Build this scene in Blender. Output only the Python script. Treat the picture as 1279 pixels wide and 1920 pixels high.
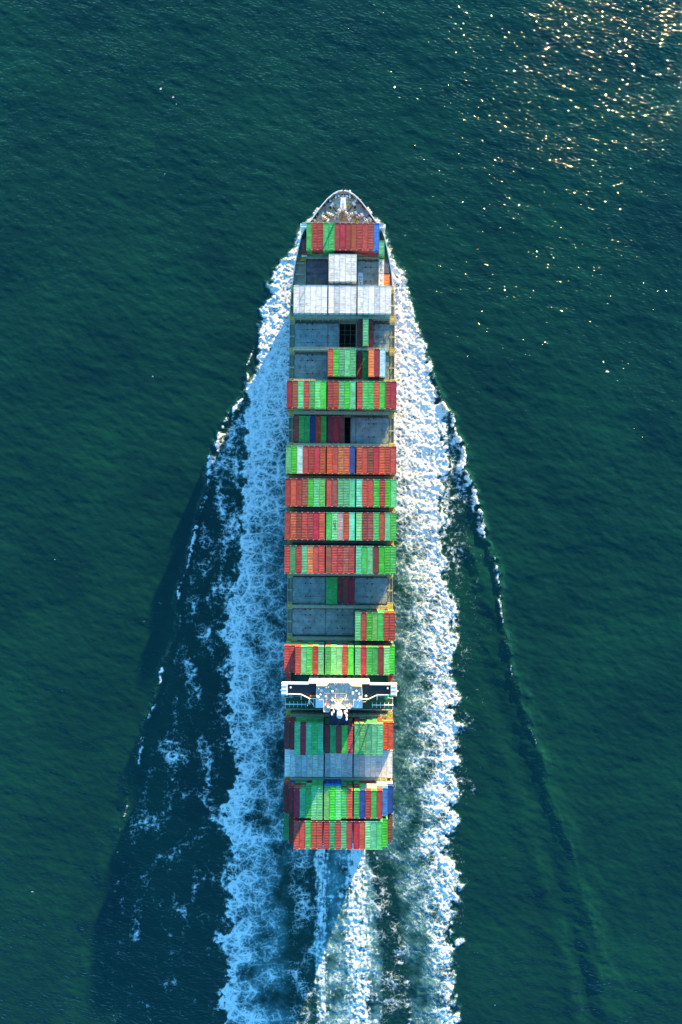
import bpy, math, random
import numpy as np
from mathutils import Vector, Matrix
random.seed(7)
R = math.radians
for o in list(bpy.data.objects):
    bpy.data.objects.remove(o)
sc = bpy.context.scene
COL = sc.collection

# ------------------------------------------------------------------ camera, sky, sun, exposure
CAM_H = 331.0
cam_d = bpy.data.cameras.new('camera')
cam = bpy.data.objects.new('camera', cam_d); COL.objects.link(cam)
cam.location = (0, 0, CAM_H); cam.rotation_euler = (0, 0, 0)
cam_d.sensor_fit = 'VERTICAL'; cam_d.sensor_height = 24.0; cam_d.sensor_width = 16.0
cam_d.lens = 24.0 * 1280.0 / 1920.0
cam_d.clip_start = 1.0; cam_d.clip_end = 60000.0
sc.camera = cam

SUN_EL, SUN_AZ = 8.2, 24.0            # azimuth clockwise from +Y (the ship's heading)
world = bpy.data.worlds.new('World'); sc.world = world; world.use_nodes = True
wn = world.node_tree.nodes; wl = world.node_tree.links
bg = wn['Background']
sky = wn.new('ShaderNodeTexSky'); sky.sky_type = 'NISHITA'; sky.sun_disc = False
sky.sun_elevation = R(SUN_EL); sky.sun_rotation = R(SUN_AZ)
sky.air_density = 1.0; sky.dust_density = 0.0; sky.ozone_density = 3.0
tint = wn.new('ShaderNodeVectorMath'); tint.operation = 'MULTIPLY'; tint.inputs[1].default_value = (0.62, 1.20, 1.32)   # clear deep-blue air
wl.new(sky.outputs[0], tint.inputs[0]); wl.new(tint.outputs[0], bg.inputs[0]); bg.inputs[1].default_value = 0.13
sd = bpy.data.lights.new('sun', 'SUN'); sd.energy = 5.0; sd.angle = R(0.5); sd.color = (0.97, 0.66, 0.23)
sun = bpy.data.objects.new('sun', sd); COL.objects.link(sun)
sv = Vector((math.sin(R(SUN_AZ)) * math.cos(R(SUN_EL)), math.cos(R(SUN_AZ)) * math.cos(R(SUN_EL)), math.sin(R(SUN_EL))))
sun.rotation_euler = sv.to_track_quat('Z', 'Y').to_euler(); sun.location = (60, 200, 300)
sc.view_settings.view_transform = 'Standard'; sc.view_settings.look = 'None'
sc.view_settings.gamma = 1.0; sc.view_settings.use_curve_mapping = False
sc.view_settings.exposure = 2.22
try:
    sc.cycles.max_bounces = 6; sc.cycles.diffuse_bounces = 3; sc.cycles.glossy_bounces = 3
    sc.cycles.use_denoising = True; sc.cycles.sample_clamp_indirect = 6.0
except Exception: pass

# ------------------------------------------------------------------ materials
def new_mat(name):
    m = bpy.data.materials.new(name); m.use_nodes = True
    nt = m.node_tree; return m, nt, nt.nodes, nt.links, nt.nodes['Principled BSDF']

def painted(name, col, rough=0.55, dirt=0.35, scale=0.7, rust=0.0, metal=0.0):
    """painted steel with weathering: blotches, fine streaks and a little rust"""
    m, nt, n, l, p = new_mat(name)
    tc = n.new('ShaderNodeTexCoord')
    n1 = n.new('ShaderNodeTexNoise'); n1.inputs['Scale'].default_value = scale; n1.inputs['Detail'].default_value = 6
    n1.inputs['Roughness'].default_value = 0.65
    l.new(tc.outputs['Object'], n1.inputs['Vector'])
    r1 = n.new('ShaderNodeMapRange'); r1.inputs[1].default_value = 0.3; r1.inputs[2].default_value = 0.7
    r1.inputs[3].default_value = 1 - dirt; r1.inputs[4].default_value = 1 + dirt * 0.35
    l.new(n1.outputs['Fac'], r1.inputs[0])
    mul = n.new('ShaderNodeVectorMath'); mul.operation = 'SCALE'; mul.inputs[0].default_value = col
    l.new(r1.outputs[0], mul.inputs['Scale'])
    out = mul.outputs[0]
    if rust:
        n2 = n.new('ShaderNodeTexNoise'); n2.inputs['Scale'].default_value = scale * 1.7; n2.inputs['Detail'].default_value = 8
        l.new(tc.outputs['Object'], n2.inputs['Vector'])
        r2 = n.new('ShaderNodeMapRange'); r2.inputs[1].default_value = 0.58; r2.inputs[2].default_value = 0.70
        r2.inputs[4].default_value = rust
        l.new(n2.outputs['Fac'], r2.inputs[0])
        mx = n.new('ShaderNodeMix'); mx.data_type = 'RGBA'
        l.new(r2.outputs[0], mx.inputs[0]); l.new(out, mx.inputs[6]); mx.inputs[7].default_value = (0.16, 0.07, 0.035, 1)
        out = mx.outputs[2]
    l.new(out, p.inputs['Base Color']); p.inputs['Roughness'].default_value = rough
    p.inputs['Metallic'].default_value = metal
    p.inputs['Specular IOR Level'].default_value = 0.3
    return m

def container_mat(name, source):
    """container paint: colour from the object (or a face attribute), faded and streaked per container"""
    m, nt, n, l, p = new_mat(name)
    tc = n.new('ShaderNodeTexCoord'); oi = n.new('ShaderNodeObjectInfo')
    if source == 'object':
        base = oi.outputs['Color']
    else:
        at = n.new('ShaderNodeAttribute'); at.attribute_name = 'paint'; base = at.outputs['Color']
    off = n.new('ShaderNodeVectorMath'); off.operation = 'SCALE'; off.inputs[0].default_value = (37, 91, 13)
    l.new(oi.outputs['Random'], off.inputs['Scale'])
    add = n.new('ShaderNodeVectorMath'); add.operation = 'ADD'
    l.new(tc.outputs['Object'], add.inputs[0]); l.new(off.outputs[0], add.inputs[1])
    def noise(scl, det, vec_scale):
        s = n.new('ShaderNodeVectorMath'); s.operation = 'MULTIPLY'; s.inputs[1].default_value = vec_scale
        l.new(add.outputs[0], s.inputs[0])
        t = n.new('ShaderNodeTexNoise'); t.inputs['Scale'].default_value = scl; t.inputs['Detail'].default_value = det
        l.new(s.outputs[0], t.inputs['Vector']); return t.outputs['Fac']
    def mr(src, a, b, c, d):
        r = n.new('ShaderNodeMapRange')
        for i, v in zip((1, 2, 3, 4), (a, b, c, d)): r.inputs[i].default_value = v
        l.new(src, r.inputs[0]); return r.outputs[0]
    # cross streaks (worn panel by panel), blotches
    st = mr(noise(1.0, 4, (0.35, 2.2, 1.0)), 0.3, 0.7, 0.68, 1.25)
    bl = mr(noise(0.55, 6, (1, 1, 1)), 0.35, 0.7, 1.08, 0.72)
    mu = n.new('ShaderNodeMath'); mu.operation = 'MULTIPLY'; l.new(st, mu.inputs[0]); l.new(bl, mu.inputs[1])
    sc1 = n.new('ShaderNodeVectorMath'); sc1.operation = 'SCALE'
    l.new(base, sc1.inputs[0]); l.new(mu.outputs[0], sc1.inputs['Scale'])
    rf = mr(noise(1.6, 8, (1, 0.7, 1)), 0.64, 0.74, 0.0, 0.75)
    mx = n.new('ShaderNodeMix'); mx.data_type = 'RGBA'; l.new(rf, mx.inputs[0]); l.new(sc1.outputs[0], mx.inputs[6])
    mx.inputs[7].default_value = (0.13, 0.06, 0.035, 1)
    l.new(mx.outputs[2], p.inputs['Base Color'])
    p.inputs['Roughness'].default_value = 0.6; p.inputs['Specular IOR Level'].default_value = 0.25
    return m

M = {}
M['cont'] = container_mat('container_paint', 'object')
M['cont_att'] = container_mat('container_paint_by_face', 'attribute')
M['hull'] = painted('hull_paint', (0.33, 0.34, 0.35), 0.55, 0.25, 0.15, 0.35)
M['hull_red'] = painted('antifouling', (0.22, 0.05, 0.04), 0.6, 0.3, 0.2)
M['deck'] = painted('deck_grey', (0.52, 0.49, 0.42), 0.7, 0.35, 0.25, 0.5)
M['deck_side'] = painted('side_deck', (0.36, 0.36, 0.25), 0.7, 0.4, 0.35, 0.5)
M['hatch'] = painted('hatch_cover_paint', (0.26, 0.33, 0.31), 0.65, 0.45, 0.3, 0.6)
M['hatch_dark'] = painted('dark_hold_tone', (0.12, 0.125, 0.135), 0.7, 0.6, 0.5, 0.6)  # dark tone stands in for an open hold, on a closed panel
M['steel'] = painted('lashing_steel', (0.37, 0.38, 0.25), 0.6, 0.3, 0.6, 0.45)
M['yellow'] = painted('yellow_paint', (0.62, 0.42, 0.06), 0.55, 0.35, 1.0, 0.4)
M['white'] = painted('white_paint', (0.80, 0.79, 0.77), 0.45, 0.12, 0.4, 0.08)
M['roof'] = painted('wheelhouse_roof_paint', (0.55, 0.50, 0.42), 0.6, 0.5, 1.1, 0.4)
M['green_deck'] = painted('green_deck_paint', (0.02, 0.10, 0.055), 0.6, 0.35, 0.4, 0.1)
M['wing_floor'] = painted('wing_deck_paint', (0.012, 0.03, 0.035), 0.6, 0.3, 0.5)
M['black'] = painted('funnel_black', (0.018, 0.022, 0.04), 0.55, 0.3, 0.6)
M['dark'] = painted('dark_steel', (0.02, 0.02, 0.022), 0.7, 0.3, 1.0)
M['pit'] = painted('hold_steel', (0.06, 0.065, 0.07), 0.7, 0.4, 0.8, 0.5)
M['socket'] = painted('socket_rust', (0.10, 0.03, 0.03), 0.8, 0.3, 2.0)
M['rust'] = painted('rusty_steel', (0.20, 0.09, 0.05), 0.8, 0.5, 2.0)
M['boatgreen'] = painted('boat_green', (0.05, 0.42, 0.20), 0.4, 0.2, 0.8)
M['grey_shade'] = painted('grey_and_shade_tone', (0.25, 0.30, 0.33), 0.5, 0.2, 0.8)  # plain grey, also the shade tone put into left boat and reefer ends
M['rope'] = painted('rope_cream', (0.55, 0.48, 0.33), 0.9, 0.3, 3.0)
M['orange'] = painted('orange_paint', (0.75, 0.16, 0.05), 0.5, 0.25, 1.0)
M['ink'] = painted('roof_marking', (0.05, 0.07, 0.07), 0.7, 0.3, 3.0)
M['glass'] = painted('bridge_glass', (0.02, 0.03, 0.035), 0.12, 0.1, 1.0)

# ------------------------------------------------------------------ mesh builder
class MB:
    def __init__(s): s.v = []; s.f = []; s.m = []; s.mats = []; s.cols = []
    def mi(s, mat):
        if mat not in s.mats: s.mats.append(mat)
        return s.mats.index(mat)
    def poly(s, pts, mat=None, col=None):
        b = len(s.v); s.v += [tuple(p) for p in pts]; s.f.append(tuple(range(b, b + len(pts))))
        s.m.append(s.mi(mat)); s.cols.append(col)
    def box(s, x0, x1, y0, y1, z0, z1, mat=None, col=None, faces='all', M4=None):
        P = [(x, y, z) for z in (z0, z1) for y in (y0, y1) for x in (x0, x1)]
        if M4 is not None: P = [tuple(M4 @ Vector(p)) for p in P]
        b = len(s.v); s.v += P
        F = [(4, 5, 7, 6), (0, 1, 5, 4), (2, 6, 7, 3), (0, 4, 6, 2), (1, 3, 7, 5), (0, 2, 3, 1)]
        if faces == 'nobottom': F = F[:5]
        for f in F:
            s.f.append(tuple(b + i for i in f)); s.m.append(s.mi(mat)); s.cols.append(col)
    def prism(s, pts, z0, z1, mat=None, top=True, bottom=False):
        """pts: ccw outline"""
        n = len(pts)
        for i in range(n):
            a, c = pts[i], pts[(i + 1) % n]
            s.poly([(a[0], a[1], z0), (c[0], c[1], z0), (c[0], c[1], z1), (a[0], a[1], z1)], mat)
        if top: s.poly([(p[0], p[1], z1) for p in pts], mat)
        if bottom: s.poly([(p[0], p[1], z0) for p in reversed(pts)], mat)
    def tube(s, a, b, r, mat=None, n=6, r2=None, caps=True):
        a, b = Vector(a), Vector(b); d = b - a
        if d.length < 1e-6: return
        q = d.to_track_quat('Z', 'Y'); r2 = r if r2 is None else r2
        base = len(s.v)
        for k in range(n):
            t = 2 * math.pi * k / n; c = q @ Vector((math.cos(t), math.sin(t), 0))
            s.v.append(tuple(a + c * r)); s.v.append(tuple(b + c * r2))
        for k in range(n):
            i, j = base + 2 * k, base + 2 * ((k + 1) % n)
            s.f.append((i, j, j + 1, i + 1)); s.m.append(s.mi(mat)); s.cols.append(None)
        if caps:
            s.f.append(tuple(base + 2 * k + 1 for k in range(n))); s.m.append(s.mi(mat)); s.cols.append(None)
            s.f.append(tuple(base + 2 * k for k in reversed(range(n)))); s.m.append(s.mi(mat)); s.cols.append(None)
    def mesh(s, name):
        me = bpy.data.meshes.new(name); me.from_pydata(s.v, [], s.f)
        for m in s.mats:
            if m is not None: me.materials.append(m)
        if any(m is not None for m in s.mats):
            me.polygons.foreach_set('material_index', s.m)
        if any(c is not None for c in s.cols):
            at = me.attributes.new('paint', 'FLOAT_COLOR', 'CORNER')
            dat = []
            for f, c in zip(s.f, s.cols):
                c = c or (0.3, 0.3, 0.3); dat += list((c[0], c[1], c[2], 1.0)) * len(f)
            at.data.foreach_set('color', dat)
        me.update(); return me
    def build(s, name, parent=None, loc=None):
        o = bpy.data.objects.new(name, s.mesh(name)); COL.objects.link(o)
        if parent: o.parent = parent
        if loc: o.location = loc
        return o

def tag(o, label=None, cat=None, group=None, kind=None):
    if label: o['label'] = label
    if cat: o['category'] = cat
    if group: o['group'] = group
    if kind: o['kind'] = kind
    return o

# ------------------------------------------------------------------ ship frame
YAW = -0.0082
SHIP0 = Vector((-0.15, 0, 0))
RZ = Matrix.Rotation(YAW, 4, 'Z')
def S(x, y, z): return SHIP0 + RZ @ Vector((x, y, z))
def root(name, loc, label, cat, group=None):
    o = bpy.data.objects.new(name, None); COL.objects.link(o)
    o.location = loc; o.rotation_euler = (0, 0, YAW); o.empty_display_size = 0.5
    return tag(o, label, cat, group)

# ------------------------------------------------------------------ the sea
def hash2(ix, iy, seed):
    h = (ix.astype(np.int64) * 374761393 + iy.astype(np.int64) * 668265263 + seed * 974711) & 0x7fffffff
    h = (h ^ (h >> 13)) * 1274126177 & 0x7fffffff
    return (h ^ (h >> 16)) & 0x7fffffff
def perlin(x, y, seed=0):
    x0 = np.floor(x); y0 = np.floor(y); fx = x - x0; fy = y - y0
    u = fx * fx * fx * (fx * (fx * 6 - 15) + 10); v = fy * fy * fy * (fy * (fy * 6 - 15) + 10)
    def g(dx, dy):
        a = hash2(x0 + dx, y0 + dy, seed) * (2 * math.pi / 0x7fffffff)
        return np.cos(a) * (fx - dx) + np.sin(a) * (fy - dy)
    n0 = g(0, 0) * (1 - u) + g(1, 0) * u; n1 = g(0, 1) * (1 - u) + g(1, 1) * u
    return (n0 * (1 - v) + n1 * v) * 1.5
def fbm(x, y, oct=4, seed=0, gain=0.5):
    s = 0; a = 1; t = 0
    for i in range(oct):
        s = s + a * perlin(x * 2 ** i + 17.3 * i, y * 2 ** i - 9.1 * i, seed + i); t += a; a *= gain
    return s / t
def sst(a, b, x):
    t = np.clip((x - a) / (b - a), 0, 1); return t * t * (3 - 2 * t)
def polydist(px, py, pts, weights=None):
    """distance to a polyline, and an interpolated value along it"""
    best = np.full(px.shape, 1e9, np.float32); val = np.zeros(px.shape, np.float32); side = np.zeros(px.shape, np.float32)
    for i in range(len(pts) - 1):
        ax, ay = pts[i][:2]; bx, by = pts[i + 1][:2]
        dx, dy = bx - ax, by - ay; L = dx * dx + dy * dy
        t = np.clip(((px - ax) * dx + (py - ay) * dy) / L, 0, 1)
        d = np.hypot(px - ax - t * dx, py - ay - t * dy)
        m = d < best
        best = np.where(m, d, best)
        if weights is not None: val = np.where(m, weights[i] * (1 - t) + weights[i + 1] * t, val)
        side = np.where(m, dx * (py - ay) - dy * (px - ax), side)
    return best, val, side

def axis(lo, hi, step, far):
    a = list(np.arange(lo, hi + step * 0.5, step)); s = step; x = a[-1]
    up = []
    while x < far: s *= 1.06; x += s; up.append(x)
    s = step; x = a[0]; dn = []
    while x > -far: s *= 1.06; x -= s; dn.append(x)
    return np.array(dn[::-1] + a + up)
STEP = 0.5
AX = axis(-176, 176, STEP, 22000); AY = axis(-262, 258, STEP, 22000)
X, Y = np.meshgrid(AX, AY); X = X.astype(np.float64)
SPX = np.gradient(AX)[None, :]; SPY = np.gradient(AY)[:, None]
near = np.clip(1 - (np.maximum(SPX, SPY) - STEP) / 9.0, 0, 1) ** 2 * np.ones_like(X)
# units of the layout below: 0.2586 m, x to starboard, y aft from the frame's top edge
U = 1280.0 / CAM_H
px = X * U + 640; py = 960 - Y * U

def compute_foam():
    d = np.zeros_like(X); h = np.zeros_like(X); aer = np.zeros_like(X)
    sel = (np.abs(X) < 190) & (Y > -420) & (Y < 175)
    x = px[sel]; y = py[sel]
    wob = fbm(x / 26, y / 26, 4, 3)
    fine = fbm(x / 9, y / 9, 4, 21)
    lob = np.abs(perlin(x / 80 + 5 + wob * .6, y / 58 + wob * .5, 11)) * 1.1 + np.abs(perlin(x / 30 + fine * .4, y / 25, 12)) * 0.4 + np.abs(perlin(x / 13, y / 13, 13)) * 0.15
    ctr = 636.5 + (960 - y) * 0.0082                         # ship axis
    # ---- port band
    yl = [400, 418, 430, 440, 460, 478, 500, 540, 560, 600, 640, 680, 700, 740, 800, 860, 900, 950, 1000, 1050, 1100, 1150, 1200, 1250, 1300, 1350, 1400, 1450, 1500, 1560, 1620, 1700, 1750, 1800, 1850, 1920, 2000, 2600]
    xl = [575, 569, 560, 556, 548, 536, 513, 500, 495, 484, 479, 477, 474, 463, 458, 456, 452, 447, 443, 440, 428, 421, 422, 425, 422, 428, 430, 440, 418, 420, 422, 422, 426, 424, 415, 420, 420, 400]
    xo = np.interp(y, yl, xl)
    amp = np.interp(y, [400, 480, 560, 900, 1300, 1920], [2, 4, 7, 9, 13, 15])
    t = (x - xo) + wob * amp * 1.4 + (lob - 0.34) * amp * 2.5
    hullL = np.interp(y, [400, 500, 560, 1000, 1592, 1650, 1920, 2600], [572, 553, 545, 540, 540, 548, 556, 560])
    inL = hullL - x
    body = sst(-3, 14, t + fine * 5)
    w = np.clip(t / np.maximum(hullL - xo, 20), 0, 1)           # 0 outer rim, 1 at the hull
    prof_up = 1.0
    prof = np.interp(w, [0, 0.18, 0.45, 0.75, 1.0], [0.78, 0.68, 0.54, 0.45, 0.37])
    prof2 = np.interp(w, [0, 0.25, 0.6, 1.0], [0.84, 0.82, 0.76, 0.70])
    k = sst(640, 1050, y); pr = prof2 * (1 - k) + prof * k
    pr = pr - sst(1500, 1920, y) * np.interp(w, [0, 0.3, 1], [0.0, 0.08, 0.14])
    patch = fbm(x / 42 + 3, y / 42, 3, 31)
    pr = pr + patch * np.interp(y, [600, 900, 1200, 1920], [0.05, 0.15, 0.3, 0.42])
    aft = sst(1595, 1640, y)
    fadeL = 1 - aft * (1 - sst(-4, 26, inL))
    dl = body * pr * fadeL * (x < ctr)
    hl = body * (0.35 + 0.5 * np.interp(w, [0, 0.2, 1], [1, 0.7, 0.1])) * np.interp(y, [400, 480, 700, 1200], [0.6, 2.0, 1.2, 0.9])
    # ---- starboard band
    yr = [400, 412, 425, 440, 480, 500, 540, 570, 600, 640, 680, 720, 760, 800, 850, 900, 1000, 1050, 1100, 1150, 1200, 1300, 1400, 1470, 1550, 1600, 1650, 1690, 1750, 1800, 1850, 1920, 2000, 2600]
    xr = [712, 718, 724, 730, 742, 756, 773, 779, 786, 799, 811, 820, 828, 835, 838, 836, 834, 836, 836, 842, 850, 850, 852, 856, 850, 838, 856, 864, 848, 862, 858, 866, 866, 890]
    xo2 = np.interp(y, yr, xr)
    t2 = (xo2 - x) + wob * amp * 1.2 + (lob - 0.34) * amp * 2.5
    hullR = np.interp(y, [400, 425, 500, 560, 1000, 1592, 1700, 1800, 1920, 2600], [705, 719, 733, 736, 734, 730, 738, 752, 764, 790])
    body2 = sst(-3, 14, t2 + fine * 5)
    w2 = np.clip(t2 / np.maximum(xo2 - hullR, 20), 0, 1)
    profr = np.interp(w2, [0, 0.2, 0.5, 0.8, 1.0], [0.78, 0.72, 0.50, 0.38, 0.28])
    profr2 = np.interp(w2, [0, 0.25, 0.6, 1.0], [0.86, 0.84, 0.76, 0.70])
    k2 = sst(760, 1150, y); pr2 = profr2 * (1 - k2) + profr * k2
    pr2 = pr2 + patch * np.interp(y, [700, 900, 1200, 1920], [0.04, 0.12, 0.25, 0.4]) - sst(1500, 1920, y) * 0.10 - 0.07 * sst(1100, 1300, y) * sst(.25, .5, w2)
    fadeR = 1 - aft * (1 - sst(-6, 20, x - hullR))
    dr = body2 * pr2 * fadeR * (x >= ctr)
    hr = body2 * (0.3 + 0.7 * np.interp(w2, [0, 0.15, 0.4, 1], [1, 0.9, 0.3, 0.05])) * np.interp(y, [400, 480, 700, 1200], [0.6, 1.8, 1.1, 0.9])
    # ---- propeller wash
    e = (y > 1500)
    lw = np.interp(y, [1500, 1592, 1700, 1770, 1820, 1920, 2600], [600, 584, 588, 582, 585, 588, 560])
    rw = np.interp(y, [1500, 1592, 1650, 1700, 1800, 1920, 2600], [690, 700, 706, 712, 724, 720, 760])
    tw = np.minimum(x - lw + wob * 9, rw - x + wob * 9)
    cs = np.interp(y, [1592, 1750, 1920], [668, 668, 678]); cw = np.interp(y, [1592, 1700, 1920], [20, 27, 28])
    strip = np.exp(-((x - cs - wob * 14) / cw) ** 2)
    rim = np.exp(-((x - lw - 16) / 16) ** 2)
    dw = sst(0, 8, tw) * (0.12 + 0.62 * strip + 0.50 * rim + fine * 0.45 + 0.25 * fbm((x - 640) / (3.5 + np.maximum(y - 1560, 0) * .006), y / 34, 3, 95) * 2.0) * np.interp(y, [1592, 1640, 2000], [1.25, 1.0, .9]) * e
    hw = sst(0, 8, tw) * (0.2 + 0.45 * strip + 0.3 * rim) * e
    # fine lace between the bands aft of the stern
    lace = (sst(520, 545, x) * (1 - sst(760, 790, x))) * (0.30 + 0.55 * patch) * sst(1560, 1610, y)
    edge, _, _ = polydist(x, y, [(694, 1590), (712, 1640), (726, 1690), (742, 1760), (760, 1840), (772, 1920)])
    lace = np.maximum(lace, (0.30 + 0.6 * wob + 0.6 * fine) * np.exp(-(edge / 12.0) ** 2) * sst(1560, 1610, y))
    # ---- outer crests
    cr = [(770, 560), (790, 640), (806, 690), (826, 748), (849, 782), (853, 812), (866, 832), (875, 856), (868, 880), (886, 908), (900, 950), (906, 985), (917, 1030), (932, 1050), (938, 1110), (946, 1180), (960, 1262), (975, 1320), (1009, 1396), (1034, 1510), (1075, 1600), (1100, 1700), (1130, 1800)]
    wr = [0, 0, .15, .35, 1, .9, 1, 1, .9, .9, 1, .9, .25, .7, .5, .35, .45, .2, .35, .2, .0, .0, 0]
    dc, vc, sd_ = polydist(x + wob * 10, y + fine * 5, cr, wr)
    gate = sst(-0.2, 0.35, perlin(x / 34, y / 30, 51) + fine * 0.9 + np.interp(y, [900, 1000, 1400], [0.5, 0.12, -0.05]))
    insr = np.where(x < np.interp(y, [c[1] for c in cr], [c[0] for c in cr]), 1.0, 0.35)
    wid = np.interp(y, [700, 780, 880, 990, 1100, 1400], [4, 9, 17, 12, 7, 4])
    crestR = vc * gate * (np.exp(-(dc / 3.0) ** 2) * np.interp(y, [780, 880, 980, 1100], [0.72, 0.5, 0.3, 0.2]) * (1 + fine * 1.6) + insr * np.exp(-(dc / (wid * insr + 1)) ** 2) * (0.72 + wob * 0.7 + fine * 0.8))
    cl = [(495, 560), (478, 640), (466, 682), (462, 735), (437, 772), (418, 800), (404, 838), (392, 868), (388, 930), (368, 984), (352, 1060), (334, 1108), (338, 1165), (318, 1230), (298, 1262), (300, 1298), (276, 1352), (262, 1418), (246, 1490), (219, 1572), (222, 1625), (212, 1700), (196, 1800), (182, 1872), (170, 1920)]
    wlw = [0, 0, .75, .5, .8, .9, .9, .9, .45, .9, .6, .8, .4, .35, .9, .7, .5, .85, .4, .8, .4, .3, .2, .35, 0]
    dcl, vcl, _ = polydist(x + wob * 10, y + fine * 5, cl, wlw)
    insl = np.where(x > np.interp(y, [c[1] for c in cl], [c[0] for c in cl]), 1.0, 0.3)
    widl = np.interp(y, [680, 780, 880, 990, 1100, 1500], [4, 14, 19, 9, 6, 6])
    gl = sst(-0.2, 0.35, perlin(x / 34 + 9, y / 32, 61) + fine * 0.9 + np.interp(y, [880, 960, 1400], [0.4, 0.05, 0.0]))
    crestL = vcl * gl * (np.exp(-(dcl / 2.6) ** 2) * np.interp(y, [780, 900, 1000], [0.6, 0.5, 0.4]) * (1 + fine * 1.6) + insl * np.exp(-(dcl / (widl * insl + 1)) ** 2) * (0.66 + wob * 0.7 + fine * 0.8))
    # lacy water between crest and band
    insideR = sst(0, 20, np.interp(y, [c[1] for c in cr], [c[0] for c in cr]) - x) * (t2 < 3)
    insideL = sst(0, 20, x - np.interp(y, [c[1] for c in cl], [c[0] for c in cl])) * (t < 3)
    pn = fbm(x / 34 + 40, y / 60, 3, 71)
    laR = insideR * (np.interp(y, [780, 840, 960, 1100, 1400, 1700], [0.30, 0.50, 0.46, 0.36, 0.22, 0.06]) + pn * 0.7 + fine * 0.6) * sst(740, 800, y) * np.exp(np.minimum(0, t2) / np.interp(y, [800, 1000, 1500], [90, 55, 26]))
    laL = insideL * (np.interp(y, [740, 800, 900, 1100, 1500, 1750, 1850], [0.3, 0.55, 0.5, 0.36, 0.27, 0.16, 0.0]) + pn * 0.8 + fine * 0.45) * 0.76 * sst(700, 780, y)
    dd = np.maximum.reduce([dl, dr, dw, lace, crestR, crestL, laR, laL])
    hh = np.maximum.reduce([hl * (x < ctr), hr * (x >= ctr), hw])
    billow = np.abs(fbm(x / 13, y / 13, 3, 81)) * 2.2
    sgn = np.where(x > ctr, 1.0, -1.0)
    ux = x * 0.62 * sgn + y * 0.78; vx = x * 0.78 * sgn - y * 0.62
    fh = 0.55 * fbm(ux / 14, vx / 4.2, 3, 85) + 0.55 * fbm(x / 4.5, y / 4.5, 2, 86)
    H = hh * (0.45 + billow * 0.5) + dd * fh * 0.48
    H += np.exp(-(dc / 7.0) ** 2) * np.interp(y, [640, 780, 990, 1500, 1900], [0, 1.5, 1.3, 0.5, 0.3]) * (0.5 + 0.5 * gate)
    H += np.exp(-(dcl / 7.0) ** 2) * np.interp(y, [640, 780, 990, 1500, 1900], [0, 1.4, 1.2, 0.6, 0.3]) * (0.5 + 0.5 * gl)
    # diverging swell of the wake (starboard ridges, port mirrored)
    for pts, a, wd in (([(880, 1020), (960, 1240), (1012, 1400), (1078, 1580), (1110, 1740), (1160, 1920), (1230, 2200)], 0.9, 15),
                       ([(905, 1180), (985, 1370), (1030, 1500), (1085, 1700), (1125, 1860), (1190, 2100)], 0.7, 13),
                       ([(900, 1330), (960, 1480), (1010, 1640), (1055, 1800), (1090, 1950)], 0.45, 14),
                       ([(395, 1020), (320, 1240), (268, 1400), (205, 1580), (160, 1740), (110, 1920)], 0.8, 15),
                       ([(365, 1180), (295, 1370), (245, 1500), (190, 1700), (150, 1860)], 0.5, 13)):
        dk, _, _ = polydist(x + wob * 14, y, pts)
        hk = (np.exp(-(dk / (wd * 1.3)) ** 2) - 0.4 * np.exp(-(dk / (wd * 2.6)) ** 2)) * (0.6 + 0.9 * perlin(x / 70, y / 60, 91))
        H += 1.5 * a * hk
    lim = (1 - sst(1990, 2500, y)) * sst(398, 415, y)
    d[sel] = np.clip(dd * lim, 0, 1); h[sel] = H * lim
    aer_ = np.maximum(np.maximum(body * fadeL * (x < ctr) * np.interp(w, [0, .5, 1], [.8, .9, .5]), body2 * fadeR * (x >= ctr) * np.interp(w2, [0, .5, 1], [.8, .8, .5])), sst(0, 14, tw) * e)
    aer_ = aer_ * np.clip(0.75 + patch * 1.3, 0.1, 1) + 0.25 * np.maximum(laR, laL)
    aer[sel] = np.clip(aer_ * lim, 0, 1)
    return d, h, aer

dens, hfoam, aer = compute_foam()
# wind waves: short crested, long axis running down to the right
ca, sa = math.cos(R(-14)), math.sin(R(-14))
XR = X * ca + Y * sa; YR = -X * sa + Y * ca
with np.errstate(all='ignore'):
    Z = 0.42 * fbm(XR / 34, YR / 19, 3, 101)
    Z = Z + 0.22 * fbm(XR / 9.5, YR / 5.0, 3, 111)
    c2, s2 = math.cos(R(-34)), math.sin(R(-34))
    Z = Z + 0.10 * fbm((X * c2 + Y * s2) / 6.5, (-X * s2 + Y * c2) / 3.2, 2, 121)
    Z = Z + 0.30 * perlin(X / 90, Y / 55, 131)
Z = Z * near + hfoam
Z = np.nan_to_num(Z)
# a few stray white caps
fl = sst(0.78, 0.86, fbm(XR / 7.0, YR / 2.6, 2, 141) + 0.25 * perlin(X / 60, Y / 60, 142)) * near * 0.75
for (fx, fy, fr) in ((302, 166, 2.6), (325, 182, 2.4), (331, 195, 2), (760, 441, 2.2), (287, 706, 2)):
    dd_ = np.hypot((px - fx) / 1.2, py - fy); fl = np.maximum(fl, 0.9 * np.exp(-(dd_ / fr) ** 2))
dens = np.clip(np.maximum(dens, fl * (dens < 0.05) * 0.8), 0, 1)

ny, nx = X.shape
idx = np.arange(nx * ny).reshape(ny, nx)
quads = np.stack([idx[:-1, :-1], idx[:-1, 1:], idx[1:, 1:], idx[1:, :-1]], -1).reshape(-1, 4)
gx = np.gradient(Z, axis=1) / SPX; gy = np.gradient(Z, axis=0) / SPY
NRM = np.stack([-gx, -gy, np.ones_like(Z)], -1); NRM /= np.linalg.norm(NRM, axis=-1, keepdims=True)
NRM = NRM.reshape(-1, 3); POS = np.stack([X, Y, Z], -1).reshape(-1, 3)
fd = dens.reshape(-1); fa = aer.reshape(-1)
qd = fd[quads].mean(1); qx = POS[quads[:, 0], 0]; qy = POS[quads[:, 0], 1]

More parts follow.
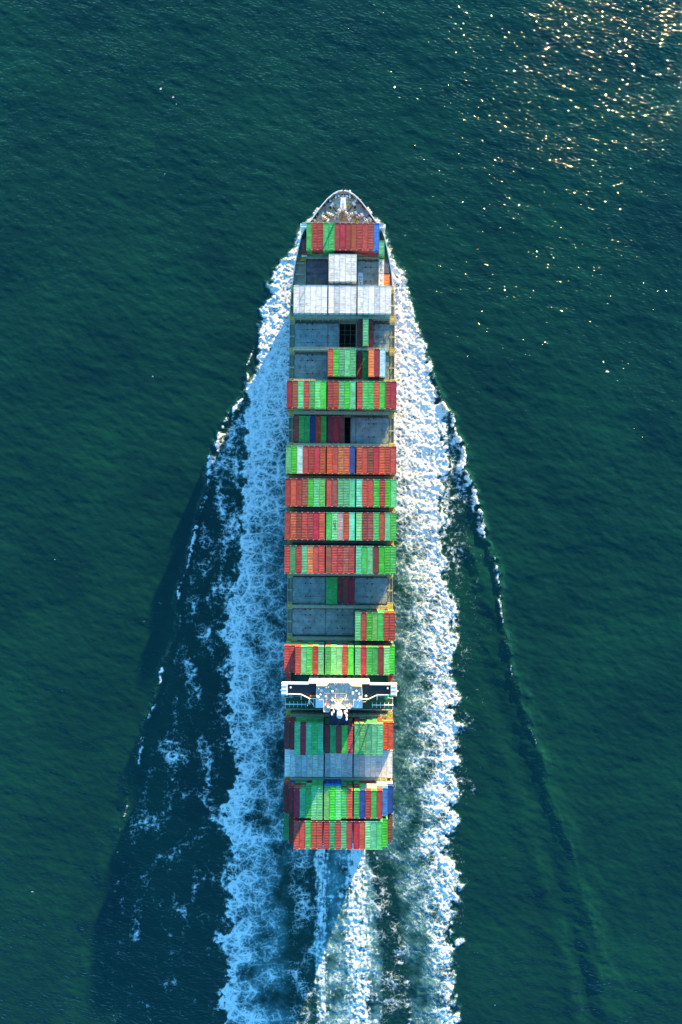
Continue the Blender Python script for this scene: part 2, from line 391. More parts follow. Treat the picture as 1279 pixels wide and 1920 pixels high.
def water_material():
    m, nt, n, l, p = new_mat('sea_water'); n.remove(p)
    out = n['Material Output']
    geo = n.new('ShaderNodeTexCoord')
    at = n.new('ShaderNodeAttribute'); at.attribute_name = 'foam'
    ae = n.new('ShaderNodeAttribute'); ae.attribute_name = 'aeration'
    def vmul(src, v):
        s = n.new('ShaderNodeVectorMath'); s.operation = 'MULTIPLY'; s.inputs[1].default_value = v; l.new(src, s.inputs[0]); return s.outputs[0]
    def vadd(a, b):
        s = n.new('ShaderNodeVectorMath'); s.operation = 'ADD'; l.new(a, s.inputs[0]); l.new(b, s.inputs[1]); return s.outputs[0]
    def noise(vec, sc_, det=4, rough=0.55, colour=False):
        t = n.new('ShaderNodeTexNoise'); t.inputs['Scale'].default_value = sc_; t.inputs['Detail'].default_value = det
        t.inputs['Roughness'].default_value = rough; l.new(vec, t.inputs['Vector']); return t.outputs['Color' if colour else 'Fac']
    def math_(op, a, b=None, clamp=False):
        s = n.new('ShaderNodeMath'); s.operation = op; s.use_clamp = clamp
        for i, v in enumerate((a, b)):
            if v is None: continue
            if isinstance(v, (int, float)): s.inputs[i].default_value = v
            else: l.new(v, s.inputs[i])
        return s.outputs[0]
    def mr(src, a, b, c, d, smooth=False):
        r = n.new('ShaderNodeMapRange')
        if smooth: r.interpolation_type = 'SMOOTHSTEP'
        for i, v in zip((1, 2, 3, 4), (a, b, c, d)): r.inputs[i].default_value = v
        l.new(src, r.inputs[0]); return r.outputs[0]
    rot = n.new('ShaderNodeMapping'); rot.inputs['Rotation'].default_value = (0, 0, R(14)); l.new(geo.outputs['Object'], rot.inputs['Vector'])
    P = rot.outputs[0]; O = geo.outputs['Object']
    # --- foam net: warped cells at two sizes
    wv = vmul(noise(O, 0.20, 4, 0.6, True), (3.6, 3.6, 0)); Pw = vadd(vadd(O, wv), vmul(noise(O, 0.85, 3, 0.6, True), (0.8, 0.8, 0)))
    def cells(sc_, w, rnd=1.0):
        t = n.new('ShaderNodeTexVoronoi'); t.feature = 'DISTANCE_TO_EDGE'; t.voronoi_dimensions = '2D'
        t.inputs['Scale'].default_value = sc_; t.inputs['Randomness'].default_value = rnd
        l.new(vmul(Pw, (0.85, 1.25, 1)), t.inputs['Vector'])
        return mr(t.outputs['Distance'], 0.0, w, 1.0, 0.0)
    c1 = cells(0.17, 0.30); c2_ = cells(0.42, 0.34); c3 = cells(0.95, 0.4)
    n1 = noise(Pw, 0.9, 5, 0.65)
    n1m = mr(n1, 0.28, 0.72, 0.0, 1.0)
    pat = math_('MAXIMUM', math_('MULTIPLY', c1, 1.0), math_('MULTIPLY', c2_, 0.86))
    pat = math_('MAXIMUM', pat, math_('MULTIPLY', c3, 0.62))
    wgt = mr(at.outputs['Fac'], 0.28, 0.62, 0.38, 0.66)
    n1s = mr(noise(vmul(Pw, (1.0, 0.8, 1)), 1.15, 6, 0.72), 0.30, 0.70, 0.0, 1.0)
    pat = math_('ADD', math_('MULTIPLY', pat, wgt), math_('MULTIPLY', n1s, math_('SUBTRACT', 1.0, wgt)))
    thr = math_('SUBTRACT', 1.0, at.outputs['Fac'])
    dif = math_('SUBTRACT', pat, thr)
    foam = mr(dif, -0.14, 0.42, 0.0, 1.0, True)
    gate = mr(at.outputs['Fac'], 0.02, 0.14, 0.0, 1.0)
    foam = math_('MULTIPLY', math_('MULTIPLY', foam, gate, True), mr(at.outputs['Fac'], 0.15, 0.6, 0.55, 1.0))
    # --- water body colour: large soft patches, milky where aerated
    lowv = mr(noise(P, 0.02, 4, 0.55), 0.3, 0.7, 0.0, 1.0)
    mixw = n.new('ShaderNodeMix'); mixw.data_type = 'RGBA'; l.new(lowv, mixw.inputs[0])
    mixw.inputs[6].default_value = (0.0030, 0.0262, 0.0285, 1); mixw.inputs[7].default_value = (0.0044, 0.0430, 0.0335, 1)
    mixa = n.new('ShaderNodeMix'); mixa.data_type = 'RGBA'
    l.new(mr(ae.outputs['Fac'], 0.1, 1.0, 0.0, 0.75), mixa.inputs[0]); l.new(mixw.outputs[2], mixa.inputs[6])
    mixa.inputs[7].default_value = (0.09, 0.25, 0.27, 1)
    # --- bumps
    wav = noise(vmul(P, (0.5, 1.0, 1)), 0.45, 1, 0.4)
    wav2 = noise(vmul(P, (0.6, 1.0, 1)), 0.20, 1, 0.4)
    b0 = n.new('ShaderNodeBump'); b0.inputs['Strength'].default_value = 1.0; b0.inputs['Distance'].default_value = 0.10
    l.new(math_('ADD', wav, wav2), b0.inputs['Height'])
    b1 = n.new('ShaderNodeBump'); b1.inputs['Strength'].default_value = 1.0; b1.inputs['Distance'].default_value = 0.57
    hh = math_('ADD', math_('MULTIPLY', wav2, 1.0), math_('MULTIPLY', noise(vmul(P, (0.42, 1, 1)), 1.0, 1, 0.4), 1.18))
    gust = mr(noise(vmul(P, (0.6, 1, 1)), 0.045, 3, 0.6), 0.35, 0.68, 0.75, 1.15)
    sy = n.new('ShaderNodeSeparateXYZ'); l.new(P, sy.inputs[0])          # rougher water up wind, calmer down wind
    gust = math_('MULTIPLY', gust, mr(sy.outputs[1], -190, 90, 0.62, 1.04))
    l.new(math_('MULTIPLY', hh, gust), b1.inputs['Height'])
    dif_b = n.new('ShaderNodeBsdfDiffuse'); l.new(mixa.outputs[2], dif_b.inputs['Color']); l.new(b0.outputs[0], dif_b.inputs['Normal'])
    gl = n.new('ShaderNodeBsdfGlossy'); gl.distribution = 'GGX'; gl.inputs['Roughness'].default_value = 0.032
    l.new(b1.outputs[0], gl.inputs['Normal'])
    fr = n.new('ShaderNodeFresnel'); fr.inputs['IOR'].default_value = 1.24; l.new(b1.outputs[0], fr.inputs['Normal'])
    mw = n.new('ShaderNodeMixShader'); l.new(fr.outputs[0], mw.inputs[0]); l.new(dif_b.outputs[0], mw.inputs[1]); l.new(gl.outputs[0], mw.inputs[2])
    # --- foam shader
    b2 = n.new('ShaderNodeBump'); b2.inputs['Strength'].default_value = 0.8; b2.inputs['Distance'].default_value = 0.40
    l.new(math_('ADD', math_('MULTIPLY', pat, 0.8), noise(Pw, 2.2, 3, 0.6)), b2.inputs['Height'])
    fo = n.new('ShaderNodeBsdfDiffuse'); l.new(b2.outputs[0], fo.inputs['Normal'])
    fcol = n.new('ShaderNodeMix'); fcol.data_type = 'RGBA'; l.new(foam, fcol.inputs[0])
    fcol.inputs[6].default_value = (0.45, 0.62, 0.64, 1); fcol.inputs[7].default_value = (0.76, 0.76, 0.75, 1)
    l.new(fcol.outputs[2], fo.inputs['Color'])
    mf = n.new('ShaderNodeMixShader'); l.new(foam, mf.inputs[0]); l.new(mw.outputs[0], mf.inputs[1]); l.new(fo.outputs[0], mf.inputs[2])
    l.new(mf.outputs[0], out.inputs['Surface'])
    return m
M['water'] = water_material()

def sea_part(name, mask):
    q = quads[mask]; used = np.unique(q); remap = np.zeros(len(POS), np.int32); remap[used] = np.arange(len(used))
    q = remap[q].astype(np.int32)
    me = bpy.data.meshes.new(name)
    me.vertices.add(len(used)); me.vertices.foreach_set('co', POS[used].astype(np.float32).ravel())
    me.loops.add(q.size); me.loops.foreach_set('vertex_index', q.ravel())
    me.polygons.add(len(q)); me.polygons.foreach_set('loop_start', np.arange(0, q.size, 4, dtype=np.int32))
    me.update(calc_edges=True)
    for an, arr in (('foam', fd), ('aeration', fa)):
        a = me.attributes.new(an, 'FLOAT', 'POINT'); a.data.foreach_set('value', arr[used].astype(np.float32))
    me.materials.append(M['water'])
    me.polygons.foreach_set('use_smooth', np.ones(len(q), bool))
    me.normals_split_custom_set_from_vertices(NRM[used].astype(np.float32))
    o = bpy.data.objects.new(name, me); COL.objects.link(o); return o
isf = (qd > 0.13) & (np.abs(qx) < 185) & (qy < 150) & (qy > -400)
ax_q = -0.9
stern = isf & (qy < -149) & (qx > -15.5) & (qx < 24)
port = isf & ~stern & (qx < ax_q); star = isf & ~stern & (qx >= ax_q)
tag(sea_part('sea', ~isf), kind='structure')
tag(sea_part('wake_foam', port), 'blue-shaded churned foam streaming along the left side of the ship', 'foam', kind='stuff')
tag(sea_part('wake_foam', star), 'sunlit white churned foam streaming along the right side of the ship', 'foam', kind='stuff')
tag(sea_part('propeller_wash', stern), 'white and blue propeller wash trailing straight behind the stern', 'foam', kind='stuff')

# ------------------------------------------------------------------ the ship
ZM, ZH, ZF = 17.0, 19.0, 19.6            # main deck, hatch cover top, forecastle deck
outline = [(150.0 - 4.3 + 0.0, 0.6), (145.2, 2.8), (144.0, 4.8), (142.2, 7.0), (139.6, 9.3), (136.8, 11.6), (133.8, 13.7), (131.0, 15.8),
           (128.2, 17.8), (125, 19.2), (119, 20.7), (113.5, 21.9), (108, 22.8), (102, 23.5), (95, 24.0), (86, 24.2)]
def halfb(y):
    ys = [p[0] for p in outline][::-1]; bs = [p[1] for p in outline][::-1]
    if y >= 145.7: return 0.6
    if y <= 86: return 24.2 if y > -140 else float(np.interp(y, [-152, -140], [22.8, 24.2]))
    return float(np.interp(y, ys, bs))
ship = root('container_ship', SHIP0, 'large grey-hulled container ship with white bridge, seen from straight above', 'container ship')

stations = [145.7, 145.2, 144.0, 142.2, 139.6, 136.8, 133.8, 131, 128.2, 125, 119, 113.5, 108, 102, 95, 86, 60, 30, 0, -40, -90, -140, -152]
def water_half(y):     # half breadth near the waterline: flared bow, cut-away stern
    if y > 60: return halfb(y) * float(np.interp(y, [60, 100, 125, 140, 146], [1.0, 0.90, 0.62, 0.30, 0.1]))
    if y < -100: return halfb(y) * float(np.interp(y, [-152, -125, -100], [0.72, 0.93, 1.0]))
    return halfb(y)
def sheer(y): return float(np.interp(y, [86, 104, 125, 146], [17.6, 18.4, 21.2, 22.3]))
mb = MB()
levels = [(-3, 0.0, M['hull_red']), (5, 0.35, M['hull']), (11, 0.7, M['hull']), (None, 1.0, M['hull'])]
def hull_pt(y, side, k):
    z, t, _ = levels[k]; z = sheer(y) if z is None else z
    yy = y - (1 - t) * float(np.interp(y, [110, 146], [0, 9]))
    return (side * (water_half(y) * (1 - t) + halfb(y) * t), yy, z)
for a, b in zip(stations[:-1], stations[1:]):
    for side in (-1, 1):
        for k in range(3):
            q = [hull_pt(a, side, k), hull_pt(b, side, k), hull_pt(b, side, k + 1), hull_pt(a, side, k + 1)]
            if side < 0: q = q[::-1]
            mb.poly(q, levels[k][2])
for k in range(3):
    mb.poly([hull_pt(-152, -1, k), hull_pt(-152, 1, k), hull_pt(-152, 1, k + 1), hull_pt(-152, -1, k + 1)], levels[k][2])
    mb.poly([hull_pt(145.7, 1, k), hull_pt(145.7, -1, k), hull_pt(145.7, -1, k + 1), hull_pt(145.7, 1, k + 1)], levels[k][2])
mb.build('hull', ship)
# bulwark: inner skin and cap rail
mb = MB()
for a, b in zip(stations[:-1], stations[1:]):
    if b < -152: break
    for side in (-1, 1):
        th = 0.45 if b >= 86 else 0.22
        A, B = (side * halfb(a), a, sheer(a)), (side * halfb(b), b, sheer(b))
        A2 = (side * max(halfb(a) - th, 0.1), a - (0.5 if a > 144 else 0.1 if a > 120 else 0), sheer(a)); B2 = (side * (halfb(b) - th), b - (0.3 if b > 140 else 0.1 if b > 120 else 0), sheer(b))
        q1 = [A, B, B2, A2]; zb = ZM if b < 128 else ZF - 0.2
        q2 = [A2, B2, (B2[0], B2[1], zb), (A2[0], A2[1], zb)]
        if side > 0: q1 = q1[::-1]; q2 = q2[::-1]
        mb.poly(q1, M['white'] if b >= 100 else M['hull']); mb.poly(q2, M['hull'])
mb.build('bulwark', ship)

# bays (ship y of the hatch centre)
BAY = {1: 122.5, 2: 108.7, 3: 94.6, 4: 80.3, 5: 66.1, 6: 51.8, 7: 37.4, 8: 22.8, 9: 8.3, 10: -6.2, 11: -20.8, 12: -35.7, 13: -50.1, 14: -64.6,
       16: -98.8, 17: -113.1, 18: -126.9, 19: -140.4}
GX = {'L': (-24.25, -6.75), 'C': (-6.25, 6.25), 'R': (6.75, 24.25)}
def colx(c):            # column 1..19 from port
    if c <= 7: return -24.25 + 1.25 + 2.5 * (c - 1)
    if c <= 12: return -6.25 + 1.25 + 2.5 * (c - 8)
    return 6.75 + 1.25 + 2.5 * (c - 13)
# open holds: (bay, x0, x1)
OPEN = {4: (-1.3, 6.4), 7: (1.35, 4.2)}
mb = MB()
fore = [y for y in stations if y >= 131] 
# main deck as strips, leaving the open holds out
ys = sorted(set([131.0, 128.2, 125, 119, 113.5, 108, 102, 95, 86, -152, -140] + [BAY[b] + s * 6.2 for b in OPEN for s in (-1, 1)]), reverse=True)
for a, b in zip(ys[:-1], ys[1:]):
    mid = (a + b) / 2; ha, hb_ = halfb(a) - 0.05, halfb(b) - 0.05
    sp = [(None, None)]
    for bay, (u0, u1) in OPEN.items():
        if abs(mid - BAY[bay]) < 6.2: sp = [(None, u0), (u1, None)]
    for u0, u1 in sp:
        mb.poly([(-hb_ if u0 is None else u0, b, ZM), (hb_ if u1 is None else u1, b, ZM), (ha if u1 is None else u1, a, ZM), (-ha if u0 is None else u0, a, ZM)], M['deck_side'])
mb.build('main_deck', ship)
mb = MB()
pts = [(halfb(y) - 0.3, y - (0.5 if y > 144 else 0)) for y in fore if y < 145.5]
poly = [(p[0], p[1], ZF) for p in pts][::-1] + [(-p[0], p[1], ZF) for p in pts]
mb.poly(poly, M['deck'])
mb.build('mooring_deck', ship)
# breakwater between mooring deck and first bay
mb = MB()
mb.box(-18.4, 18.4, 130.0, 130.5, ZM, ZF + 3.6, M['hull'])
for s in (-1, 1):
    mb.box(min(s * 16.4, s * 19.2), max(s * 16.4, s * 19.2), 128.4, 129.98, ZM, ZF + 3.4, M['white'])
    for k in range(4): mb.box(s * (3 + 4 * k) - .12, s * (3 + 4 * k) + .12, 130.5, 131.6, ZF, ZF + 2.8, M['hull'])
mb.build('breakwater', ship)
# holds
for bay, (u0, u1) in OPEN.items():
    mb = MB(); y0, y1 = BAY[bay] - 6.2, BAY[bay] + 6.2; zf = 6.0
    mb.poly([(u0, y0, zf), (u1, y0, zf), (u1, y1, zf), (u0, y1, zf)], M['pit'])
    mb.poly([(u0, y0, ZM), (u0, y0, zf), (u0, y1, zf), (u0, y1, ZM)], M['pit']); mb.poly([(u1, y0, ZM), (u1, y1, ZM), (u1, y1, zf), (u1, y0, zf)], M['pit'])
    mb.poly([(u0, y0, ZM), (u1, y0, ZM), (u1, y0, zf), (u0, y0, zf)], M['pit']); mb.poly([(u0, y1, ZM), (u0, y1, zf), (u1, y1, zf), (u1, y1, ZM)], M['pit'])
    hd = mb.build('cargo_hold', ship)
    n_ = max(1, round((u1 - u0) / 2.5))
    for k in range(n_ + 1):
        g = MB(); xx = u0 + (u1 - u0) * k / n_; xx = min(max(xx, u0 + .1), u1 - .1)
        for yy in (y0 + .15, (y0 + y1) / 2 - 0.4, (y0 + y1) / 2 + 0.4, y1 - .15):
            g.box(xx - .09, xx + .09, yy - .12, yy + .12, zf, ZM - .1, M['steel'])
        g.box(xx - .07, xx + .07, y0, y1, 11.8, 12.0, M['steel']); g.box(xx - .05, xx + .05, y0, y1, 15.3, 15.45, M['steel'])
        g.build('cell_guide', hd)
    for yy in (y0 + 2.0, y0 + 4.1, y0 + 8.3, y0 + 10.4):
        g = MB(); g.box(u0, u1, yy - .06, yy + .06, 13.5, 13.65, M['steel']); g.build('cross_beam', hd)
# hatch covers, one object per panel, sockets as sub-parts
sock = {}
def hatch(bay, x0, x1, mat='hatch', half=6.0, sockets=True, lift=0.0):
    ZH = 19.0 + lift
    yc = BAY[bay]; mb = MB(); m = M[mat]
    mb.box(x0, x1, yc - half, yc + half, ZM, ZH - 0.12, m)
    g = 0.08
    for (a, b) in ((yc - half + .15, yc - g), (yc + g, yc + half - .15)):         # two raised plates
        mb.box(x0 + .15, x1 - .15, a, b, ZH - 0.12, ZH, m, faces='nobottom')
    for a in (yc - half, yc + half - .3): mb.box(x0 + .2, x1 - .2, a + .05, a + .25, ZH - .12, ZH + .10, M['rust'] if a > yc else m, faces='nobottom')
    n_ = int((x1 - x0) // 2.5)
    for k in range(1, n_): 
        xx = x0 + (x1 - x0) * k / n_; mb.box(xx - .04, xx + .04, yc + g, yc + half - .15, ZH, ZH + .05, m, faces='nobottom')
        mb.box(xx - .04, xx + .04, yc - half + .15, yc - g, ZH, ZH + .05, m, faces='nobottom')
    for k in range(n_ + 1):                       # container pads along the ends and the middle seam
        xx = min(max(x0 + (x1 - x0) * k / max(n_, 1), x0 + .35), x1 - .35)
        for yy in (yc - half + .55, yc - .45, yc + .45, yc + half - .55):
            mb.box(xx - .17, xx + .17, yy - .14, yy + .14, ZH, ZH + .12, M['rust'] if (k * 7 + int(yy * 3)) % 3 else M['dark'], faces='nobottom')
    for k in range(2):
        yy = yc + (k - .5) * half; mb.box(x0 + .5, x1 - .5, yy - .035, yy + .035, ZH, ZH + .03, M['dark'], faces='nobottom')
    h = mb.build('hatch_cover', ship)
    if sockets:
        w = (x1 - x0); cx = (x0 + x1) / 2 - (w > 14) * 0.55
        for sx in (-1.15, 1.15):
            for sy in (-half / 2, half / 2, half - 0.5):
                key = 'lashing_socket'
                if key not in sock:
                    s_ = MB(); s_.tube((0, 0, 0), (0, 0, 0.16), 0.34, M['socket'], 8); sock[key] = s_.mesh(key)
                o = bpy.data.objects.new(key, sock[key]); COL.objects.link(o); o.parent = h; o.location = (cx + sx, yc + sy, ZH)
    return h
for b in BAY:
    if b == 1: continue
    if b == 2: hatch(b, -16.6, -6.6, 'hatch_dark', 6.3, False); hatch(b, -6.4, 6.4, sockets=False, lift=.4); hatch(b, 6.6, 16.8, half=6.3); continue
    wl_ = 21.6
    if b == 4:
        hatch(b, -wl_, -6.55); hatch(b, -6.4, -1.35, sockets=False); hatch(b, 6.55, wl_)
    elif b == 7:
        hatch(b, -wl_, -6.55); hatch(b, -6.4, 1.3, sockets=False); hatch(b, 4.25, 6.6, sockets=False); hatch(b, 6.7, wl_)
    elif b == 3:
        hatch(b, -wl_, -6.55, lift=.4); hatch(b, -6.4, 6.4, lift=.4); hatch(b, 6.55, wl_, lift=.4)
    else:
        hatch(b, -wl_, -6.55); hatch(b, -6.4, 6.4); hatch(b, 6.55, wl_)

# lashing bridges
def lashing_bridge(yc, top=24.4, w=1.1, xs=24.2, tiers=2):
    mb = MB(); st = M['steel']
    mb.box(-xs + 2.4, xs - 2.4, yc - w / 2, yc + w / 2, top - .15, top, st)
    mb.box(-xs + 2.4, xs - 2.4, yc - w / 2, yc - w / 2 + .08, top + .55, top + .63, st)
    mb.box(-xs + 2.4, xs - 2.4, yc + w / 2 - .08, yc + w / 2, top + 1.0, top + 1.08, st)
    mb.box(-xs + 2.4, xs - 2.4, yc - w / 2, yc + w / 2, top - 2.8, top - 2.68, st)
    lb = mb.build('lashing_bridge', ship)
    g = MB()
    xx = -xs + 2.5
    k = 0
    while xx <= xs - 2.4:
        g.box(xx - .09, xx + .09, yc - w / 2 - .06, yc - w / 2 + .12, ZM, top + 1.08, st); g.box(xx - .09, xx + .09, yc + w / 2 - .12, yc + w / 2 + .06, ZM, top + 1.08, st)
        xx += 2.53; k += 1
    po = g.build('upright', lb); po['kind'] = 'stuff'
    for s in (-1, 1):
        e = MB(); x0, x1 = sorted((s * (xs - 2.5), s * (xs + .0)))
        e.box(x0, x1, yc - 1.0, yc + 1.0, top - 5.0, top - 4.85, M['steel'])
        e.box(x0 + .3, x1 - .3, yc - .7, yc + .7, top - 2.3, top - 2.2, M['yellow'])
        for (ex, ey) in ((x0 + .15, yc - .9), (x1 - .15, yc - .9), (x0 + .15, yc + .9), (x1 - .15, yc + .9)):
            e.tube((ex, ey, ZM), (ex, ey, top - 1.2), .13, M['steel'], 5)
        for zz in (top - 1.2, top - 3.9):
            e.tube((x0 + .15, yc - .9, zz), (x1 - .15, yc - .9, zz), .09, M['yellow'], 5); e.tube((x1 - .15, yc - .9, zz), (x1 - .15, yc + .9, zz), .09, M['yellow'], 5)
            e.tube((x0 + .15, yc + .9, zz), (x1 - .15, yc + .9, zz), .09, M['yellow'], 5)
        e.tube((x0 + .2, yc, ZM), (x1 - .2, yc, top - 2.3), .12, M['yellow'], 5)
        e.build('end_platform', lb)
    return lb
order = [2, 3, 4, 5, 6, 7, 8, 9, 10, 11, 12, 13, 14]
for a, b in zip(order[:-1], order[1:]):
    yy = (BAY[a] + BAY[b]) / 2
    lashing_bridge(yy + (0.1 if b == 3 else 0), top=22.8 if a in (2, 12, 13, 11) else 24.4, xs=halfb(yy) - .1)
lashing_bridge((BAY[1] + BAY[2]) / 2, top=20.6, xs=19.3)
lashing_bridge(BAY[16] + 7.3, 24.4); lashing_bridge(-106.0, 22.0); lashing_bridge(-120.0, 24.4); lashing_bridge(-134.05, 24.4)
# side pedestals, pipes, stanchions on the passage decks
for b in [x for x in BAY if x > 1]:
    for s in (-1, 1):
        hb_ = halfb(BAY[b]) - .6
        for dy in (-5.8, -0.1, 5.8):
            mb = MB(); x0, x1 = sorted((s * 21.75, s * (hb_ + .3)))
            if x1 - x0 < 0.8 or b == 2: continue
            mb.box(x0, x1, BAY[b] + dy - .3, BAY[b] + dy + .3, ZH - .45, ZH - .05, M['steel'])
            mb.box(x0 + .05, x0 + .4, BAY[b] + dy - .25, BAY[b] + dy + .25, ZM, ZH - .45, M['steel']); mb.box(x1 - .4, x1 - .05, BAY[b] + dy - .25, BAY[b] + dy + .25, ZM, ZH - .45, M['steel'])
            mb.build('pedestal', ship)
for s in (-1, 1):
    mb = MB()
    for off, r in ((22.35, .16), (22.75, .11), (23.6, .09)):
        mb.tube((s * off, 84, ZM + .3), (s * off, -140, ZM + .3), r, M['steel'], 6)
    mb.build('deck_pipe', ship)
    mb = MB(); y = 98
    while y > -150:
        h_ = halfb(y) - .15; mb.tube((s * h_, y, ZM), (s * h_, y, ZM + 1.9), .05, M['steel'], 4); y -= 1.9
    mb.tube((s * 24.02, 84, ZM + 1.9), (s * 24.02, -140, ZM + 1.9), .05, M['steel'], 4)
    mb.build('side_railing', ship)
# side plating of bay 2 pocket: low longitudinal coaming and cross beams in blue shade on port
for s in (-1, 1):
    mb = MB(); mb.box(min(s * 16.9, s * 17.2), max(s * 16.9, s * 17.2), 102.2, 115.2, ZM, ZH + .1, M['steel'])
    for yy in (113.9, 108.7, 103.2):
        mb.box(min(s * 17.2, s * 21.8), max(s * 17.2, s * 21.8), yy - .35, yy + .35, ZH - 1.2, ZH - .7, M['steel'])
        for k in range(3): mb.box(s * (18 + 1.5 * k) - .12, s * (18 + 1.5 * k) + .12, yy - .45, yy + .45, ZH - .9, ZH - .3, M['steel'])
    mb.build('side_coaming', ship)

# ------------------------------------------------------------------ mooring deck gear (ship part children)
def part(mb, name, parent=ship, loc=None, rz=0):
    o = mb.build(name, parent, loc)
    if rz: o.rotation_euler = (0, 0, rz)
    return o
def decks(pxx, pyy):     # helper: metres on the mooring deck from the layout grid
    k = (CAM_H - ZF) / 1280.0
    x = (pxx - 640) * k; y = (960 - pyy) * k
    v = Matrix.Rotation(-YAW, 4, 'Z') @ (Vector((x, y, 0)) - SHIP0); return v.x, v.y
# foremast, 15 m tall, raked ladder and platforms
fx, fy = decks(644, 396)
mb = MB(); W = M['white']
mb.tube((0, 0, 0), (0, 0, 11.5), .55, W, 10, .38); mb.tube((0, 0, 11.5), (0, 0, 16.2), .16, W, 8, .07)
fm = part(mb, 'foremast', ship, (fx, fy, ZF))
for z, r in ((4.5, 1.3), (8.2, 1.15), (11.4, 1.0)):
    mb = MB(); mb.box(-r, r, -.9, .6, z, z + .12, W)
    for sx in (-1, 1): mb.tube((sx * r, -.9, z), (sx * r, -.9, z + 1.0), .05, W, 5); mb.tube((sx * r, .6, z), (sx * r, .6, z + 1.0), .05, W, 5); mb.tube((sx * r, -.9, z + 1.0), (sx * r, .6, z + 1.0), .05, W, 5)
    mb.tube((-r, .6, z + 1), (r, .6, z + 1), .05, W, 5); part(mb, 'platform', fm)
mb = MB()
for s in (-1, 1):
    mb.tube((s * 2.3, -2.6, 0), (s * .35, 0, 8.6), .16, W, 6); mb.tube((s * 1.6, 1.3, 0), (s * .3, 0, 7.2), .13, W, 6)
    mb.tube((s * 1.7, 0, 13.2), (0, 0, 13.2), .07, W, 5)
    mb.box(s * 2.3 - .45, s * 2.3 + .45, -3.0, -2.2, 0, .8, W)
part(mb, 'mast_leg', fm)
mb = MB(); mb.box(-.8, .8, -1.0, 1.0, 0, 1.6, M['grey_shade']); part(mb, 'mast_house', fm)
# bollards: white topped pairs
bol = MB(); bol.tube((0, 0, 0), (0, 0, .95), .36, M['dark'], 10); bol.tube((0, 0, .95), (0, 0, 1.15), .5, M['white'], 10)
bolm = bol.mesh('bollard')
for (bx, by) in ((630.3, 367.6), (630.3, 371.9), (635.6, 369.3), (617, 374.2), (619.8, 378.5), (607, 402.2), (587.3, 412.8), (590.9, 414.8), (598.3, 393.5),
                 (656.6, 368.3), (656.6, 372.2), (651.6, 369.6), (669.9, 375.2), (666.9, 379), (679.7, 402.8), (683.8, 411.4), (698.8, 414.4), (695, 416.1), (688.6, 396), (656.6, 360.2)):
    x, y = decks(bx, by); o = bpy.data.objects.new('bollard', bolm); COL.objects.link(o); o.parent = ship; o.location = (x, y, ZF)
# winches: drum, side discs, motor box
def winch(x, y, rz, n=3, big=1.0):
    mb = MB(); mb.box(-2.0 * big, 2.0 * big, -.95, .95, 0, .35, M['deck']); mb.box(2.0 * big, 3.0 * big, -.75, .75, 0, 1.5, M['white'])
    w = part(mb, 'winch', ship, (x, y, ZF), rz)
    for k in range(n):
        a = -1.9 * big + k * (3.8 * big / n); b = a + 3.2 * big / n
        d = MB(); d.tube((a, 0, 1.15), (b, 0, 1.15), .55, M['rope'], 12); part(d, 'drum', w)
        for q in (a, b):
            d = MB(); d.tube((q - .07, 0, 1.15), (q + .07, 0, 1.15), .98, M['white'] if k % 2 else M['hull'], 14); part(d, 'drum_flange', w)
    return w
for (wx, wy, rz, n_, bg_) in ((609, 411, -.55, 3, .8), (620, 405.3, -.42, 3, .95), (632.5, 403.5, .95, 2, .95), (650.5, 404, -.95, 2, .95), (660.5, 404.5, .42, 3, .8), (687.5, 416.5, .55, 3, .8), (674, 408, .5, 2, .7)):
    x, y = decks(wx, wy); winch(x, y, -rz if False else rz, n_, bg_)
# anchor chains with guide plates
for s, a, b in ((-1, (623, 386), (634, 400)), (1, (664.5, 384), (651.5, 398.5))):
    A = decks(*a); B = decks(*b); mb = MB(); n_ = 14
    for k in range(n_):
        t0, t1 = k / n_, (k + .8) / n_
        p0 = (A[0] + (B[0] - A[0]) * t0, A[1] + (B[1] - A[1]) * t0, ZF + .3); p1 = (A[0] + (B[0] - A[0]) * t1, A[1] + (B[1] - A[1]) * t1, ZF + .3)
        mb.tube(p0, p1, .26 if k % 2 else .17, M['rust'], 5)
    part(mb, 'anchor_chain')
    mb = MB(); mb.box(-.8, .8, -.9, .9, 0, 1.1, M['rope']); mb.tube((0, -.9, 1.2), (0, .9, 1.2), .5, M['white'], 8)
    part(mb, 'chain_stopper', ship, (A[0], A[1], ZF), .7 * s)
    mb = MB(); x, y = decks(620.5 if s < 0 else 665.8, 390.5); mb.tube((0, 0, 0), (0, 0, .7), 1.0, M['yellow'], 10); mb.tube((0, 0, .7), (0, 0, .9), .6, M['dark'], 8)
    part(mb, 'hawse_cover', ship, (x, y, ZF))
# fairleads, roller chocks and dark mooring openings along the bulwark
for (cx_, cy_) in ((606, 379), (598.7, 387.5), (584.8, 404), (580, 410), (638, 357.6), (647, 357), (629, 359), (679.7, 381.3), (682, 383), (687.3, 389), (689, 391), (700.6, 407), (703, 410), (706, 413), (618, 367), (669, 367.5), (712, 421), (574, 420.5)):
    x, y = decks(cx_, cy_); h_ = halfb(y) * (1 if x > 0 else -1); x = max(min(x, halfb(y) - 1.0), -halfb(y) + 1.0)
    mb = MB(); ang = -0.9 * (1 if x > 0 else -1) if abs(x) > 3 else 0
    mb.box(-.85, .85, -.22, .22, 0, 1.5, M['dark']); mb.tube((-.75, -.3, 0), (-.75, -.3, 1.6), .16, M['hull'], 6); mb.tube((.75, -.3, 0), (.75, -.3, 1.6), .16, M['hull'], 6)
    part(mb, 'fairlead', ship, (x, y, ZF), ang)
